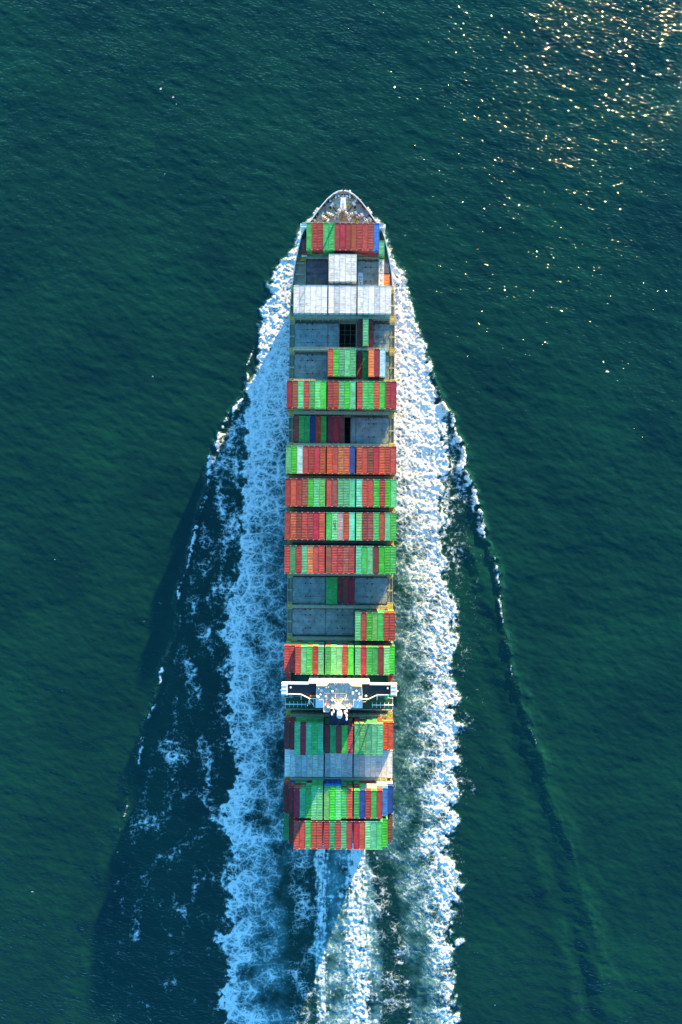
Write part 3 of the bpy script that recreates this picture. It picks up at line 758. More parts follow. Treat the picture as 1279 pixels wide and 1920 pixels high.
for s in (-1, 1):
    x, y = decks(593 if s < 0 else 694, 396.5); mb = MB()
    for k in range(3): mb.tube((-1.4 + 1.2 * k, 0, 0), (-1.4 + 1.2 * k, 0, 1.3), .42, M['white'], 10)
    mb.box(-2, 1.6, -.5, .5, 0, .3, M['hull']); part(mb, 'roller_chock', ship, (x, y, ZF), -.95 * s)
for (cx_, cy_, w_, d_, rz, mt) in ((613.5, 418.3, 1.6, 1.1, .1, 'yellow'), (593.5, 418, 1.0, 1.3, -.3, 'yellow'), (665, 416.5, .75, 2.3, -.35, 'yellow'), (669.5, 417.5, .6, 1.8, -.35, 'yellow'), (661, 417, .55, 2.2, -.35, 'rope'), (626.2, 374.5, 1.6, .25, .5, 'yellow'), (625.9, 380.5, .9, .9, .3, 'rope'),
                                   (661, 375.4, 1.6, .22, .12, 'yellow'), (643.5, 412, 1.9, .35, 0, 'yellow'), (641.5, 409, .3, 1.4, -.2, 'orange'), (677.2, 386.5, .5, .5, 0, 'yellow'), (609.7, 386, .4, .4, .6, 'yellow'), (649.5, 365, .3, .6, 0, 'yellow'), (637.7, 364.5, .3, .6, 0, 'yellow'),
                                   (684.5, 394.5, .3, .6, .3, 'yellow'), (602.2, 393.8, .35, .5, .3, 'yellow'), (653.5, 386, 1.0, 1.0, .2, 'yellow'), (634.5, 386.5, .8, .9, .2, 'rope')):
    x, y = decks(cx_, cy_); mb = MB(); mb.box(-w_, w_, -d_, d_, 0, .35, M[mt]); mb.box(-w_ * .6, w_ * .6, -d_ * .6, d_ * .6, .35, .8, M[mt])
    part(mb, 'deck_locker', ship, (x, y, ZF), rz)
for (a, b) in (((590, 418), (608, 390)), ((597, 418), (614, 391)), ((603, 413), (616, 393)), ((663, 372.6), (672, 369.5)), ((668, 378), (678, 374))):
    A = decks(*a); B = decks(*b); mb = MB(); mb.tube((A[0], A[1], ZF + .12), (B[0], B[1], ZF + .12), .16, M['rope'], 5); part(mb, 'rope_and_sun_strip')  # port tubes draw slanted sun patches as cream strips on the deck

# ------------------------------------------------------------------ accommodation, bridge, funnel
def bx(pxx, z): return ((pxx - 640) * (CAM_H - z) / 1280.0) + .15
acc = bpy.data.objects.new('deckhouse', None); COL.objects.link(acc); acc.parent = ship
# lower green deck and block
mb = MB()
mb.box(-24.1, 24.1, -88.6, -73.0, 23.6, 24.0, M['green_deck'])
for s in (-1, 1):
    x0, x1 = sorted((s * 16, s * 23.6)); mb.box(x0, x1, -88.0, -73.5, ZM, 23.6, M['white'])
part(mb, 'boat_deck', acc)
mb = MB()
mb.box(-10.0, 10.0, -83.6, -74.0, ZM, 39.9, M['white'])
mb.box(-13.0, 13.0, -76.0, -72.4, ZM, 39.2, M['white'])
part(mb, 'tower', acc)
mb = MB()
for k, zz in enumerate((27.0, 30.0, 33.0, 36.0)):
    mb2 = MB()
    for j in range(9): xw = -11.2 + 2.8 * j; mb2.box(xw - .45, xw + .45, -72.42, -72.36, zz, zz + 1.0, M['glass'])
    o = part(mb2, 'window_row', acc); o['kind'] = 'stuff'
# mid green decks beside the tower
mb = MB(); mb.box(-11.0, -6.4, -84.6, -79.6, 33.4, 33.7, M['green_deck']); mb.box(-11.0, -10.0, -79.6, -77.0, 33.4, 33.7, M['green_deck'])
mb.box(-8.2, -5.9, -81.6, -79.9, 33.7, 35.2, M['white']); part(mb, 'upper_deck', acc)
mb = MB(); mb.box(6.4, 11.6, -82.4, -79.2, 33.4, 33.7, M['green_deck']); part(mb, 'upper_deck', acc)
# bridge wings: floor, parapets, end cabs
ZW = 40.0
for s in (-1, 1):
    mb = MB()
    fl_ = [(9.3, -72.9), (9.3, -79.3), (13.2, -79.2), (16.2, -77.6), (21.9, -77.4), (21.9, -73.2), (13.0, -73.2), (13.0, -72.9)]
    fl_ = [(s * a, b) for a, b in fl_]
    if s > 0: fl_ = fl_[::-1]
    # ccw order check
    ar = sum(fl_[i][0] * fl_[(i + 1) % len(fl_)][1] - fl_[(i + 1) % len(fl_)][0] * fl_[i][1] for i in range(len(fl_)))
    if ar < 0: fl_ = fl_[::-1]
    mb.prism(fl_, ZW - .4, ZW, M['wing_floor'], True, True)
    wg = part(mb, 'bridge_wing', acc)
    mb = MB()
    def wall(a, b, h=1.35, t=.28, mat=M['white']):
        a = Vector((s * a[0], a[1], 0)); b = Vector((s * b[0], b[1], 0)); d = (b - a); L = d.length; ang = math.atan2(d.y, d.x)
        mb.box(0, L, -t / 2, t / 2, ZW - .4, ZW + h, mat, M4=Matrix.Translation(a) @ Matrix.Rotation(ang, 4, 'Z'))
    wall((12.95, -73.0), (22.2, -73.0), 1.35, .7); wall((9.3, -72.55), (13.0, -72.55), 1.35, .75)
    wall((22.0, -77.5), (16.2, -77.6), 1.2, .25); wall((16.2, -77.6), (12.6, -79.4), 1.2, .25); wall((12.6, -79.4), (9.6, -79.4), 1.2, .2)
    part(mb, 'parapet', wg)
    mb = MB(); x0, x1 = sorted((s * 21.9, s * 24.5)); mb.box(x0, x1, -77.9, -72.7, ZW - .6, ZW + 1.5, M['white'])
    for k in range(3): mb.box(x0 + .3, x1 - .3, -77.2 + 1.6 * k, -77.0 + 1.6 * k, ZW + 1.5, ZW + 1.62, M['white'])
    part(mb, 'wing_cab', wg)
    mb = MB(); x0, x1 = sorted((s * 24.5, s * 25.1)); mb.box(x0, x1, -76.3, -75.7, ZW + .2, ZW + .9, M['white']); part(mb, 'side_light', wg)
    mb = MB(); mb.tube((s * 20.6, -74.6, ZW), (s * 20.6, -74.6, ZW + 1.3), .28, M['boatgreen'], 10); mb.tube((s * 20.6, -74.6, ZW + 1.3), (s * 20.6, -74.6, ZW + 1.5), .42, M['white'], 10)
    part(mb, 'compass_repeater', wg)
    mb = MB()
    mb.tube((s * 16.2, -77.6, ZW - .4), (s * 12.0, -78.6, 24.0), .22, M['white'], 6); mb.tube((s * 16.2, -77.6, ZW - .4), (s * 17.0, -84.5, 24.0), .22, M['white'], 6)
    mb.tube((s * 21.8, -76.5, ZW - .4), (s * 12.5, -76.5, 27.0), .25, M['white'], 6); part(mb, 'wing_strut', wg)
# wheelhouse with roof of the photographed outline
RO = [(-9.5, -73.2), (-9.7, -77.2), (-9.2, -79.3), (-6.6, -79.4), (-6.6, -84.4), (-3.9, -84.4), (-3.9, -82.9), (4.9, -82.9), (5.2, -81.9), (6.2, -81.9), (6.2, -79.4), (9.3, -79.3), (9.9, -77.2), (9.5, -73.2)]
RO_front = [(5.3, -73.1), (3.9, -71.8), (-4.2, -71.8), (-5.4, -73.1)]
mb = MB(); full = RO + RO_front
ar = sum(full[i][0] * full[(i + 1) % len(full)][1] - full[(i + 1) % len(full)][0] * full[i][1] for i in range(len(full)))
if ar < 0: full = full[::-1]
mb.prism(full, ZW, ZW + 3.0, M['white'], True, False)
wh = part(mb, 'wheelhouse', acc)
mb = MB(); inset = [(p[0] * .97, (p[1] + 78) * .965 - 78 - .15) for p in full]; mb.prism(inset, ZW + 3.0, ZW + 3.06, M['roof']); part(mb, 'roof', wh)
for k in range(9):
    xs_ = -8.0 + 2.0 * k; mb = MB(); mb.box(xs_ - .05, xs_ + .05, -78.9, -74.2, ZW + 3.06, ZW + 3.16, M['hull']); part(mb, 'roof_seam', wh)
for (a, b, c, d, e) in ((-7.5, -75.2, 1.2, .8, .5), (5.8, -76.2, 1.0, 1.3, .6), (-4.5, -82.2, 1.2, .7, .7), (3.6, -81.8, .8, .6, .6), (-1.2, -74.6, .7, .5, .4), (2.6, -78.6, .6, .9, .8), (-5.6, -77.8, .8, .5, .5)):
    mb = MB(); mb.box(a - c / 2, a + c / 2, b - d / 2, b + d / 2, ZW + 3.06, ZW + 3.06 + e, M['white']); part(mb, 'roof_locker', wh)
for (x1_, y1_, x2_, y2_) in ((-8.8, -76.5, 8.8, -76.5), (-6, -79.2, 6, -79.2), (-3.2, -74, -3.2, -82)):
    mb = MB(); mb.tube((x1_, y1_, ZW + 3.25), (x2_, y2_, ZW + 3.25), .09, M['steel'], 5); part(mb, 'cable_tray', wh)
mb = MB()
for a, b in zip(full, full[1:] + full[:1]):
    a_, b_ = Vector((a[0], a[1], 0)), Vector((b[0], b[1], 0)); d = b_ - a_; L = d.length
    if L < .3: continue
    frontish = (a[1] + b[1]) / 2 > -73.6
    mb.box(0, L, -.02, .22, ZW + 3.0, ZW + (3.9 if frontish else 3.35), M['white'] if not frontish else M['rope'], M4=Matrix.Translation(a_) @ Matrix.Rotation(math.atan2(d.y, d.x), 4, 'Z'))
part(mb, 'roof_coaming', wh)
for xw in np.arange(-8.2, 8.5, 1.65):
    mb = MB(); yw = -73.14 if abs(xw) > 4.6 else -71.74
    mb.box(xw - .6, xw + .6, yw, yw + .06, ZW + 1.1, ZW + 2.3, M['glass']); part(mb, 'window', wh)
# roof gear
ZR = ZW + 3.06
mb = MB(); mb.box(-.5, .5, -.5, .5, 0, 2.0, M['white']); mb.tube((0, 0, 2), (0, 0, 9.5), .3, M['white'], 8, .16)
mst = part(mb, 'radar_mast', wh, (-.4, -80.6, ZR))
for z, w_ in ((4.2, 2.3), (6.4, 1.6), (8.6, 1.1)):
    mb = MB(); mb.box(-w_, w_, -.12, .12, z, z + .16, M['white']); mb.box(-w_ * .5, w_ * .5, -.9, .5, z - .1, z, M['white']); part(mb, 'yard', mst)
mb = MB()
for s in (-1, 1): mb.tube((s * 2.9, -1.6, 0), (0, 0, 6.8), .12, M['white'], 5); mb.tube((s * 2.2, 1.9, 0), (0, 0, 5.2), .12, M['white'], 5)
part(mb, 'stay', mst)
mb = MB(); mb.box(-1.6, 1.6, -.16, .16, 4.6, 4.95, M['white']); part(mb, 'radar_scanner', mst)
dome = MB()
for k in range(5):
    a0, a1 = math.pi / 2 * k / 5, math.pi / 2 * (k + 1) / 5
    dome.tube((0, 0, .8 + math.sin(a0)), (0, 0, .8 + math.sin(a1)), math.cos(a0), M['white'], 12, math.cos(a1) + .01, False)
dome.tube((0, 0, 0), (0, 0, .8), .45, M['white'], 8)
dm = dome.mesh('satellite_dome')
for (x, y, sc_) in ((-2.9, -75.6, .55), (7.2, -75.3, .5), (8.3, -76.6, .45), (-9.0, -78.0, .7), (8.9, -78.2, .75), (-7.9, -77.0, .4), (11.4, -78.2, .55), (-3.0, -79.4, .5), (2.4, -79.0, .45), (1.2, -81.6, .4)):
    o = bpy.data.objects.new('satellite_dome', dm); COL.objects.link(o); o.parent = wh; o.location = (x, y, ZR if abs(x) < 10 else ZW); o.scale = (sc_, sc_, sc_)
mb = MB()
for (x, y, hgt) in ((-5.5, -73.9, 1.2), (-4.6, -73.7, 1.2), (4.9, -74.0, 1.2), (.9, -72.3, 1.0), (1.9, -72.3, 1.0), (-2.0, -72.3, 1.0), (-1.1, -72.3, 1.0), (-8.6, -74.2, 2.5), (8.5, -79, 3.5), (4.4, -80.5, 4.2), (-5.6, -80.5, 4), (3.0, -76.8, 5), (-1.6, -77, 4.6)):
    mb.tube((x, y, 0), (x, y, hgt), .16 if hgt < 2 else .07, M['white'], 6)
part(mb, 'antenna', wh, (0, 0, ZR))
mb = MB(); mb.box(-.5, .5, -.25, .25, 0, .5, M['orange']); part(mb, 'orange_marker', wh, (-5.2, -80.9, ZR), .8)
mb = MB(); mb.box(-1.3, 1.3, -.3, .3, 0, .7, M['orange']); part(mb, 'life_ring_locker', acc, (-11.2, -78.4, ZW))
# funnel casing with uptakes
mb = MB(); mb.box(-4.2, 4.2, -89.9, -83.2, ZM, 43.0, M['black']); mb.box(-4.2, 4.2, -89.9, -89.7, 43.0, 43.7, M['black']); mb.box(-4.2, -4.0, -89.7, -83.2, 43, 43.7, M['black']); mb.box(4.0, 4.2, -89.7, -83.2, 43, 43.7, M['black'])
fn = part(mb, 'funnel', acc)
for (x, y, r, h_) in ((.2, -84.6, 1.15, 4.0), (-2.2, -83.6, .42, 2.4), (-2.9, -84.6, .4, 2.6), (2.5, -84.0, .38, 2.4), (3.2, -83.4, .34, 2.2), (3.2, -85.3, .38, 2.4), (3.2, -86.8, .38, 2.2)):
    mb = MB(); mb.tube((x, y, 43.0), (x, y - .3, 43.0 + h_), r, M['white'], 12); mb.tube((x, y - .3, 43 + h_), (x, y - .32, 43.02 + h_), r * .75, M['white'], 12); part(mb, 'exhaust_pipe', fn)
# railings and boat deck gear
mb = MB()
def rail(a, b, z, h=1.1, r=.07):
    a, b = Vector((*a, z)), Vector((*b, z)); L = (b - a).length; n_ = max(1, int(L / 2.2))
    for k in range(n_ + 1):
        p_ = a.lerp(b, k / n_); mb.tube(p_, p_ + Vector((0, 0, h)), r * .8, M['white'], 4)
    mb.tube(a + Vector((0, 0, h)), b + Vector((0, 0, h)), r, M['white'], 4)
for s in (-1, 1):
    rail((s * 24.0, -88.5), (s * 4.5, -88.5), 24.0); rail((s * 24.0, -88.5), (s * 24.0, -83.3), 24.0)
    rail((s * 15.8, -82.3), (s * 23.9, -83.3), 24.0)
rail((-11, -84.6), (-6.4, -84.6), 33.7); rail((-11, -84.6), (-11, -79.8), 33.7); rail((11.5, -82.3), (6.6, -82.3), 33.7); rail((11.5, -82.3), (13.5, -79.5), 33.7)
part(mb, 'railing', acc)
for s in (-1, 1):
    mb = MB(); x0, x1 = sorted((s * 14.6, s * 24.2)); mb.box(x0, x1, -86.05, -85.65, 26.6, 27.0, M['white'])
    for k in range(6): xx = x0 + .3 + k * (x1 - x0 - .6) / 5; mb.box(xx - .08, xx + .08, -87.2, -84.6, 26.45, 26.6, M['white']); mb.tube((xx, -85.85, 24), (xx, -85.85, 26.5), .1, M['white'], 5)
    part(mb, 'davit_rail', acc)
mb = MB(); mb.tube((-12.6, -79.4, 41.2), (-12.5, -82.4, 38.8), .16, M['white'], 6); mb.tube((-12.6, -80, 40.6), (-10.8, -83, 38.2), .14, M['white'], 6); mb.tube((-12.6, -79.6, 41.0), (-13.6, -83.3, 38.2), .14, M['white'], 6); part(mb, 'signal_mast', acc)
# rescue boats: separate things resting on the boat deck
def boat(x, y, mat, label):
    r_ = root('rescue_boat', S(x, y, 24.0), label, 'boat', 'rescue boats on the boat deck')
    sec = [(-3.3, .25, .5), (-2.9, .8, .25), (-1.8, 1.25, .1), (0, 1.4, 0), (1.8, 1.25, .1), (2.9, .8, .3), (3.4, .2, .7)]
    mb = MB(); ring = []
    for (yy, w_, zk) in sec:
        ring.append([(w_ * math.cos(t), yy, .9 + (zk * .4 if math.sin(t) < 0 else 0) + (1.0 * math.sin(t) if math.sin(t) > 0 else .8 * math.sin(t)) * min(1, w_)) for t in [2 * math.pi * k / 12 for k in range(12)]])
    for A, B in zip(ring[:-1], ring[1:]):
        for k in range(12): mb.poly([A[k], A[(k + 1) % 12], B[(k + 1) % 12], B[k]], mat)
    mb.poly(ring[-1][::-1] if False else ring[-1], mat); mb.poly(ring[0][::-1], mat)
    h = mb.build('boat_hull', r_)
    for k, yy in enumerate((-2.0, -.7, .7)):
        m2 = MB(); m2.box(-1.15, 1.15, yy - .12, yy + .12, 1.75, 1.98, mat); m2.build('canopy_rib', r_)
    m3 = MB(); m3.box(-.5, .5, -2.6, -1.6, 1.6, 2.3, mat); m3.build('hatch_box', r_)
boat(-21.4, -80.3, M['grey_shade'], 'grey-blue rescue boat in shade under the left bridge wing')  # shade is put into this boat's blue-grey colour
boat(21.0, -80.6, M['boatgreen'], 'bright green rescue boat behind the right bridge wing')

# ------------------------------------------------------------------ containers
W_, H_, L40, L20, L45 = 2.44, 2.59, 12.19, 6.06, 13.72
def body_mesh(L, rib=0):
    mb = MB(); m = M['cont']; x, y = W_ / 2, L / 2
    # corrugated side walls and floor box
    mb.box(-x + .04, x - .04, -y + .05, y - .05, .15, H_ - .12, m)
    for sx in (-1, 1):                   # bottom and top side rails
        a, b = sorted((sx * (x - .1), sx * x)); mb.box(a, b, -y + .16, y - .16, 0, .16, m); mb.box(a, b, -y + .16, y - .16, H_ - .09, H_ - .01, m)
    for sy in (-1, 1):
        a, b = sorted((sy * (y - .18), sy * (y - .02))); mb.box(-x + .16, x - .16, a, b, H_ - .14, H_ + .02, m); mb.box(-x + .16, x - .16, a, b, 0, .16, m)
    for sx in (-1, 1):
        for sy in (-1, 1):
            a, b = sorted((sx * (x - .16), sx * x)); c, d = sorted((sy * (y - .17), sy * y)); mb.box(a, b, c, d, 0, H_ - .05, m)
    return mb.mesh('container_body')
def roof_mesh(L, style):
    mb = MB(); m = M['cont']; x = W_ / 2 - .12; y0, y1 = -L / 2 + .2, L / 2 - .2
    if style == 'flat':
        n_ = 4
        for k in range(n_):
            a = y0 + (y1 - y0) * k / n_; b = y0 + (y1 - y0) * (k + 1) / n_ - .03; mb.box(-x, x, a, b, H_ - .13, H_ - .03 + .004 * (k % 2), m, faces='nobottom')
    else:
        n_ = int((17 if style == 'coarse' else 26) * L / 12.19); dep = .085 if style == 'coarse' else .045; z = H_ - .10
        for k in range(n_):
            p = (y1 - y0) / n_; a = y0 + k * p; q = [a, a + p * .34, a + p * .5, a + p * .84, a + p]; h = [z, z, z + dep, z + dep, z]
            for i in range(4): mb.poly([(-x, q[i], h[i]), (x, q[i], h[i]), (x, q[i + 1], h[i + 1]), (-x, q[i + 1], h[i + 1])], m)
    return mb.mesh('roof')
def cast_mesh():
    mb = MB()
    mb.box(-.11, .11, -.1, .1, 0, .14, M['cast']); return mb.mesh('corner_casting')
M['cast'] = painted('casting_worn', (0.62, 0.60, 0.55), 0.6, 0.3, 3.0)
def door_mesh(reefer=False):
    mb = MB(); m = M['cont']; x = W_ / 2 - .18
    if reefer:
        mb.box(-x, x, 0, .06, .2, H_ - .2, M['grey_shade'])  # white end panel, coloured blue-grey as it looks in shade
        for z in (.5, .9, 1.6, 2.0): mb.box(-x + .1, x - .1, .06, .12, z, z + .2, M['white'])
        mb.box(-x - .1, x + .1, 0, .14, H_ - .17, H_ - .05, M['rimgreen']); mb.box(-x - .1, -x - .02, 0, .12, .2, H_ - .2, M['rimgreen']); mb.box(x + .02, x + .1, 0, .12, .2, H_ - .2, M['rimgreen'])
    else:
        mb.box(-x, -.02, 0, .04, .18, H_ - .18, m); mb.box(.02, x, 0, .04, .18, H_ - .18, m)
        for q in (-.85, -.35, .35, .85): mb.box(q - .03, q + .03, .04, .09, .15, H_ - .15, m)
        for q in (-.85, -.35, .35, .85): mb.box(q - .12, q + .12, .09, .13, .9, 1.02, m)
    return mb.mesh('cooling_unit' if reefer else 'door')
M['rimgreen'] = painted('green_rim', (0.10, 0.38, 0.22), 0.5, 0.2, 1.0)
MESH = {}
for nm, L in (('40', L40), ('20', L20), ('45', L45)):
    MESH['b' + nm] = body_mesh(L)
    for st in ('flat', 'coarse', 'fine'): MESH['r' + nm + st] = roof_mesh(L, st)
MESH['door'] = door_mesh(); MESH['cool'] = door_mesh(True); MESH['cast'] = cast_mesh()

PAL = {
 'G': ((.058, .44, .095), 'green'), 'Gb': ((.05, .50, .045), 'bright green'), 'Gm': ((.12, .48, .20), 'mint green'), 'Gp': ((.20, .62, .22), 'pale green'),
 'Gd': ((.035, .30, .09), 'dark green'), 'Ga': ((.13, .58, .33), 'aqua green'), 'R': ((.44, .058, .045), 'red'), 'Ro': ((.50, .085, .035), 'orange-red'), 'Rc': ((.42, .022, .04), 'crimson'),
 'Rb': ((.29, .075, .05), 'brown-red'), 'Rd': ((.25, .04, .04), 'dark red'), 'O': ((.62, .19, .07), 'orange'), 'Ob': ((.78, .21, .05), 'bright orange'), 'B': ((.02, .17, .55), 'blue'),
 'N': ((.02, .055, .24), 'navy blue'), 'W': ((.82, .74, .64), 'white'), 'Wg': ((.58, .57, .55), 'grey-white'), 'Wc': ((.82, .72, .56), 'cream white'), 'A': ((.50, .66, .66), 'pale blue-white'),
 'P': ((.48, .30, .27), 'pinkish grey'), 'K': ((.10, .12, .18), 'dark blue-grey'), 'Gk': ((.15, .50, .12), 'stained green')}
ORD = ['leftmost', 'second from the left', 'third from the left', 'fourth from the left', 'fifth from the left', 'sixth from the left', 'seventh from the left', 'eighth from the left', 'ninth from the left']
def ordinal(i, n):
    if n == 1: return 'single'
    if i == n - 1: return 'rightmost'
    if n % 2 and i == n // 2 and n > 6: return 'middle one'
    if i < n / 2: return ORD[i]
    return ORD[n - 1 - i].replace('left', 'right')
def zt(t): return ZH + .05 + t * H_      # bottom of tier index t (0 = on the hatch)
STACK = []                                # hidden or lesser ones, joined
TOPS = []
def put(c, bay, tier, colr, label, group, size='40', style=None, dy=0.0, end=None, x=None, z=None, mark=None):
    col, _ = PAL[colr]
    xx = colx(c) if x is None else x
    loc = S(xx, BAY[bay] + dy, zt(tier) if z is None else z)
    k = random.Random(hash((c, bay, tier)) & 0xffff)
    f = k.uniform(.74, 1.12); gy_ = k.uniform(0, .10) if colr[0] != 'W' else .5; f = f if colr[0] != 'W' else k.uniform(.86, 1.06); av = sum(col) / 3; col = tuple(min(.85, (v * (1 - gy_) + av * gy_) * f * k.uniform(*((.90, 1.10) if colr[0] != 'W' else (.98, 1.02)))) for v in col) + (1,)
    if style is None: style = 'flat' if colr in ('W', 'Wg', 'Wc') else (k.choice(['coarse', 'coarse', 'fine']) if colr[0] in 'GRAOP' and colr not in ('Rc', 'Rd') else 'fine')
    o = bpy.data.objects.new('shipping_container', MESH['b' + size]); COL.objects.link(o)
    o.location = loc; o.rotation_euler = (0, 0, YAW); o.color = col
    tag(o, label, 'container', group)
    r = bpy.data.objects.new('roof', MESH['r' + size + style]); COL.objects.link(r); r.parent = o; r.color = col
    L = {'40': L40, '20': L20, '45': L45}[size]
    if end:
        d = bpy.data.objects.new('cooling_unit' if end == 'cool' else 'door', MESH[end]); COL.objects.link(d); d.parent = o; d.color = col
        d.location = (0, -L / 2, 0); d.rotation_euler = (0, 0, math.pi)
    if L > 7:
        off = L40 / 2 - .12
        for sx in (-1, 1):
            for sy in (-1, 1):
                q = bpy.data.objects.new('corner_casting', MESH['cast']); COL.objects.link(q); q.parent = o; q.location = (sx * 1.1, sy * off, H_ - .1)
    if mark:
        for (ch, my, sz, rz_) in mark:
            cu = bpy.data.curves.new('lettering', 'FONT'); cu.body = ch; cu.size = sz; cu.extrude = .01; cu.align_x = 'CENTER'; cu.align_y = 'CENTER'
            cu.materials.append(M['ink']); tmp = bpy.data.objects.new('tmp_text', cu); COL.objects.link(tmp); bpy.context.view_layer.update()
            me = bpy.data.meshes.new_from_object(tmp.evaluated_get(bpy.context.evaluated_depsgraph_get())); bpy.data.objects.remove(tmp)
            t = bpy.data.objects.new('lettering', me); COL.objects.link(t); t.parent = o; t.location = (0, my, H_ + .02); t.rotation_euler = (0, 0, rz_)
    return o
def under(c, bay, t0, t1, size='40', dy=0.0, colr=None, x=None):
    for t in range(t0, t1):
        cc = colr[(t - t0) % len(colr)] if colr else random.choice(['G', 'R', 'Gm', 'Ro', 'Gd', 'Rb', 'N', 'G', 'R', 'Rd'])
        STACK.append((colx(c) if x is None else x, BAY[bay] + dy, zt(t), size, PAL[cc][0]))

def row(bay, cols, colours, tier, phrase, group, sizes=None, tiers=None, ends=None, start=0, n=None, dys=None, styles=None):
    n = n or len(cols)
    for i, (c, k) in enumerate(zip(cols, colours)):
        t = tiers[i] if tiers else tier; sz = sizes[i] if sizes else '40'
        nm = PAL[k][1]; g = group
        mk = None
        if bay == 10 and c == 9: mk = [('CSAVI', .6, 1.7, -math.pi / 2)]
        lab = f"{nm} container, {ordinal(i + start, n)} {phrase}"
        put(c, bay, t, k, lab, g, sz, dy=dys[i] if dys else 0, end=ends, mark=mk)
        TOPS.append((c, bay, t))
A19 = list(range(1, 20))
sp = lambda s: s.split()
# bay 1
cx1 = [(-6 + i) * 2.5 for i in range(13)]
c1 = sp('G R R G G R Rc R Ro R R R B')
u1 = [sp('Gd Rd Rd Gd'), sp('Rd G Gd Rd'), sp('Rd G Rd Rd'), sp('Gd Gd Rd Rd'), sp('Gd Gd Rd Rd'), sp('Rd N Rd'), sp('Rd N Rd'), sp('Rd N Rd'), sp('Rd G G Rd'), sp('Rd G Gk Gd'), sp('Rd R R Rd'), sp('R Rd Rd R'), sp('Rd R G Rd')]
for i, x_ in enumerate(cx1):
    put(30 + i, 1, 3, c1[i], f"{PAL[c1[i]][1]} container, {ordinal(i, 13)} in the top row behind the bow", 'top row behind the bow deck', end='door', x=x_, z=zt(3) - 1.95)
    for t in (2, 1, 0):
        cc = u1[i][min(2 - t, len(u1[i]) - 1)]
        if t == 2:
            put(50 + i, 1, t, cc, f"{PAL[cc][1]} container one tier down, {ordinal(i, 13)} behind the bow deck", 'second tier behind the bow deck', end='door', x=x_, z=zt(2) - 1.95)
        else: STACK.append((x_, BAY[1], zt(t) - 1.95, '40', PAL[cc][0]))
# outboard 20 ft units beside bay 1
for s, kk in ((-1, ['Rd', 'A', 'Gd']), (1, ['Gm', 'G', 'Rb'])):
    for t in (2, 1, 0):
        cc = kk[2 - t]
        if t == 2 or (s > 0 and t == 1):
            nm = ('short dark red container in shade at the far left of the frontmost stack' if s < 0 else ('short mint green container outboard right of the frontmost stack' if t == 2 else 'short green container under the outboard mint green one at the bow'))
            put(80 + t, 1, t, cc, nm, 'short containers beside the frontmost stack', '20', x=s * 17.45, dy=-3.4 - (s > 0) * .3, z=zt(t) - 1.95, end='door')
        else: STACK.append((s * 17.45, BAY[1] - 3.4 - (s > 0) * .3, zt(t) - 1.95, '20', PAL[cc][0]))
# bay 2
for i, c in enumerate((8, 9, 10, 11, 12)):
    put(c, 2, 2, 'W' if i != 0 else 'Wc', f"white container, {ordinal(i, 5)} in the block of five white ones near the bow", 'block of five white containers near the bow', end='cool', z=zt(2) + .4)
    STACK.append((colx(c), BAY[2], zt(1) + .4, 'R40', PAL['W'][0])); STACK.append((colx(c), BAY[2], zt(0) + .4, 'R40', PAL['W'][0]))
put(70, 2, 0, 'A', 'short pale container with dark roof lettering, right beside the five white ones', 'short containers in the second bay', '20', x=8.1, dy=-3.1, style='flat', mark=[('H', .7, 1.5, 0), ('U', -.3, 1.3, 0), ('7', -2.0, 1.5, 0)])
put(71, 2, 0, 'Wc', 'short cream container with dark lettering, upper one of the pair at right', 'short containers in the second bay', '20', x=17.6, dy=3.15, style='flat', mark=[('O', 1.3, 1.3, 0), ('D', .2, 1.4, 0), ('=', -.8, 1.3, 0), ('M', -1.9, 1.4, 0)], z=ZH - .6)
put(72, 2, 0, 'Wc', 'short cream container with dark lettering, lower one of the pair at right', 'short containers in the second bay', '20', x=17.6, dy=-3.1, style='flat', mark=[('J', 1.9, 1.1, 0), ('H', -.2, 1.5, 0), ('1', -2.2, 1.5, math.pi / 2)], z=ZH - .6)
put(73, 2, 0, 'K', 'short dark blue-grey open container against the right bulwark', 'short containers in the second bay', '20', x=20.2, dy=3.15, z=ZM + .1)
put(74, 2, 0, 'Ob', 'short bright orange container against the right bulwark', 'short containers in the second bay', '20', x=20.2, dy=-3.2, z=ZM + .1)
# bay 3, 17 white
wc = sp('Wc Wg W W Wc W W Wg W W W Wc W W Wg W Wc')
for i in range(17):
    c = i + 2
    put(c, 3, 2, wc[i], f"{PAL[wc[i]][1]} container, {ordinal(i, 17)} in the long all-white row near the bow", 'long white row near the bow', end='cool', z=zt(2) + .4)
    STACK.append((colx(c), BAY[3], zt(0) + .4, 'R40', PAL['W'][0])); STACK.append((colx(c), BAY[3], zt(1) + .4, 'R40', PAL['W'][0]))
# bay 4
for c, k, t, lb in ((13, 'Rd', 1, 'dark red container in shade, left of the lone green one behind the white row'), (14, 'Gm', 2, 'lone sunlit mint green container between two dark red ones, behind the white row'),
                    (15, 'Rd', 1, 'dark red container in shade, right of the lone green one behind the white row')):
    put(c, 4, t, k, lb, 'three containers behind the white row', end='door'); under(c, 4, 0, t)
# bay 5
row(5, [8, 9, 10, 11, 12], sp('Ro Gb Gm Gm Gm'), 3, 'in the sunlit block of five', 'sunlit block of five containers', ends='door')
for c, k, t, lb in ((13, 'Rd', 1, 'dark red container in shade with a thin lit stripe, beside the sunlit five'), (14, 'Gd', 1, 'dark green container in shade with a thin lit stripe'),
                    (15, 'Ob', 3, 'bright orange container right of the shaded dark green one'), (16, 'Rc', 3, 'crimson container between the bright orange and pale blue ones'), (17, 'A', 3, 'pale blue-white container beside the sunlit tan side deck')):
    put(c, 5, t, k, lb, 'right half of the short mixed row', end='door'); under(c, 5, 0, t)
for c in (8, 9, 10, 11, 12): under(c, 5, 0, 3)
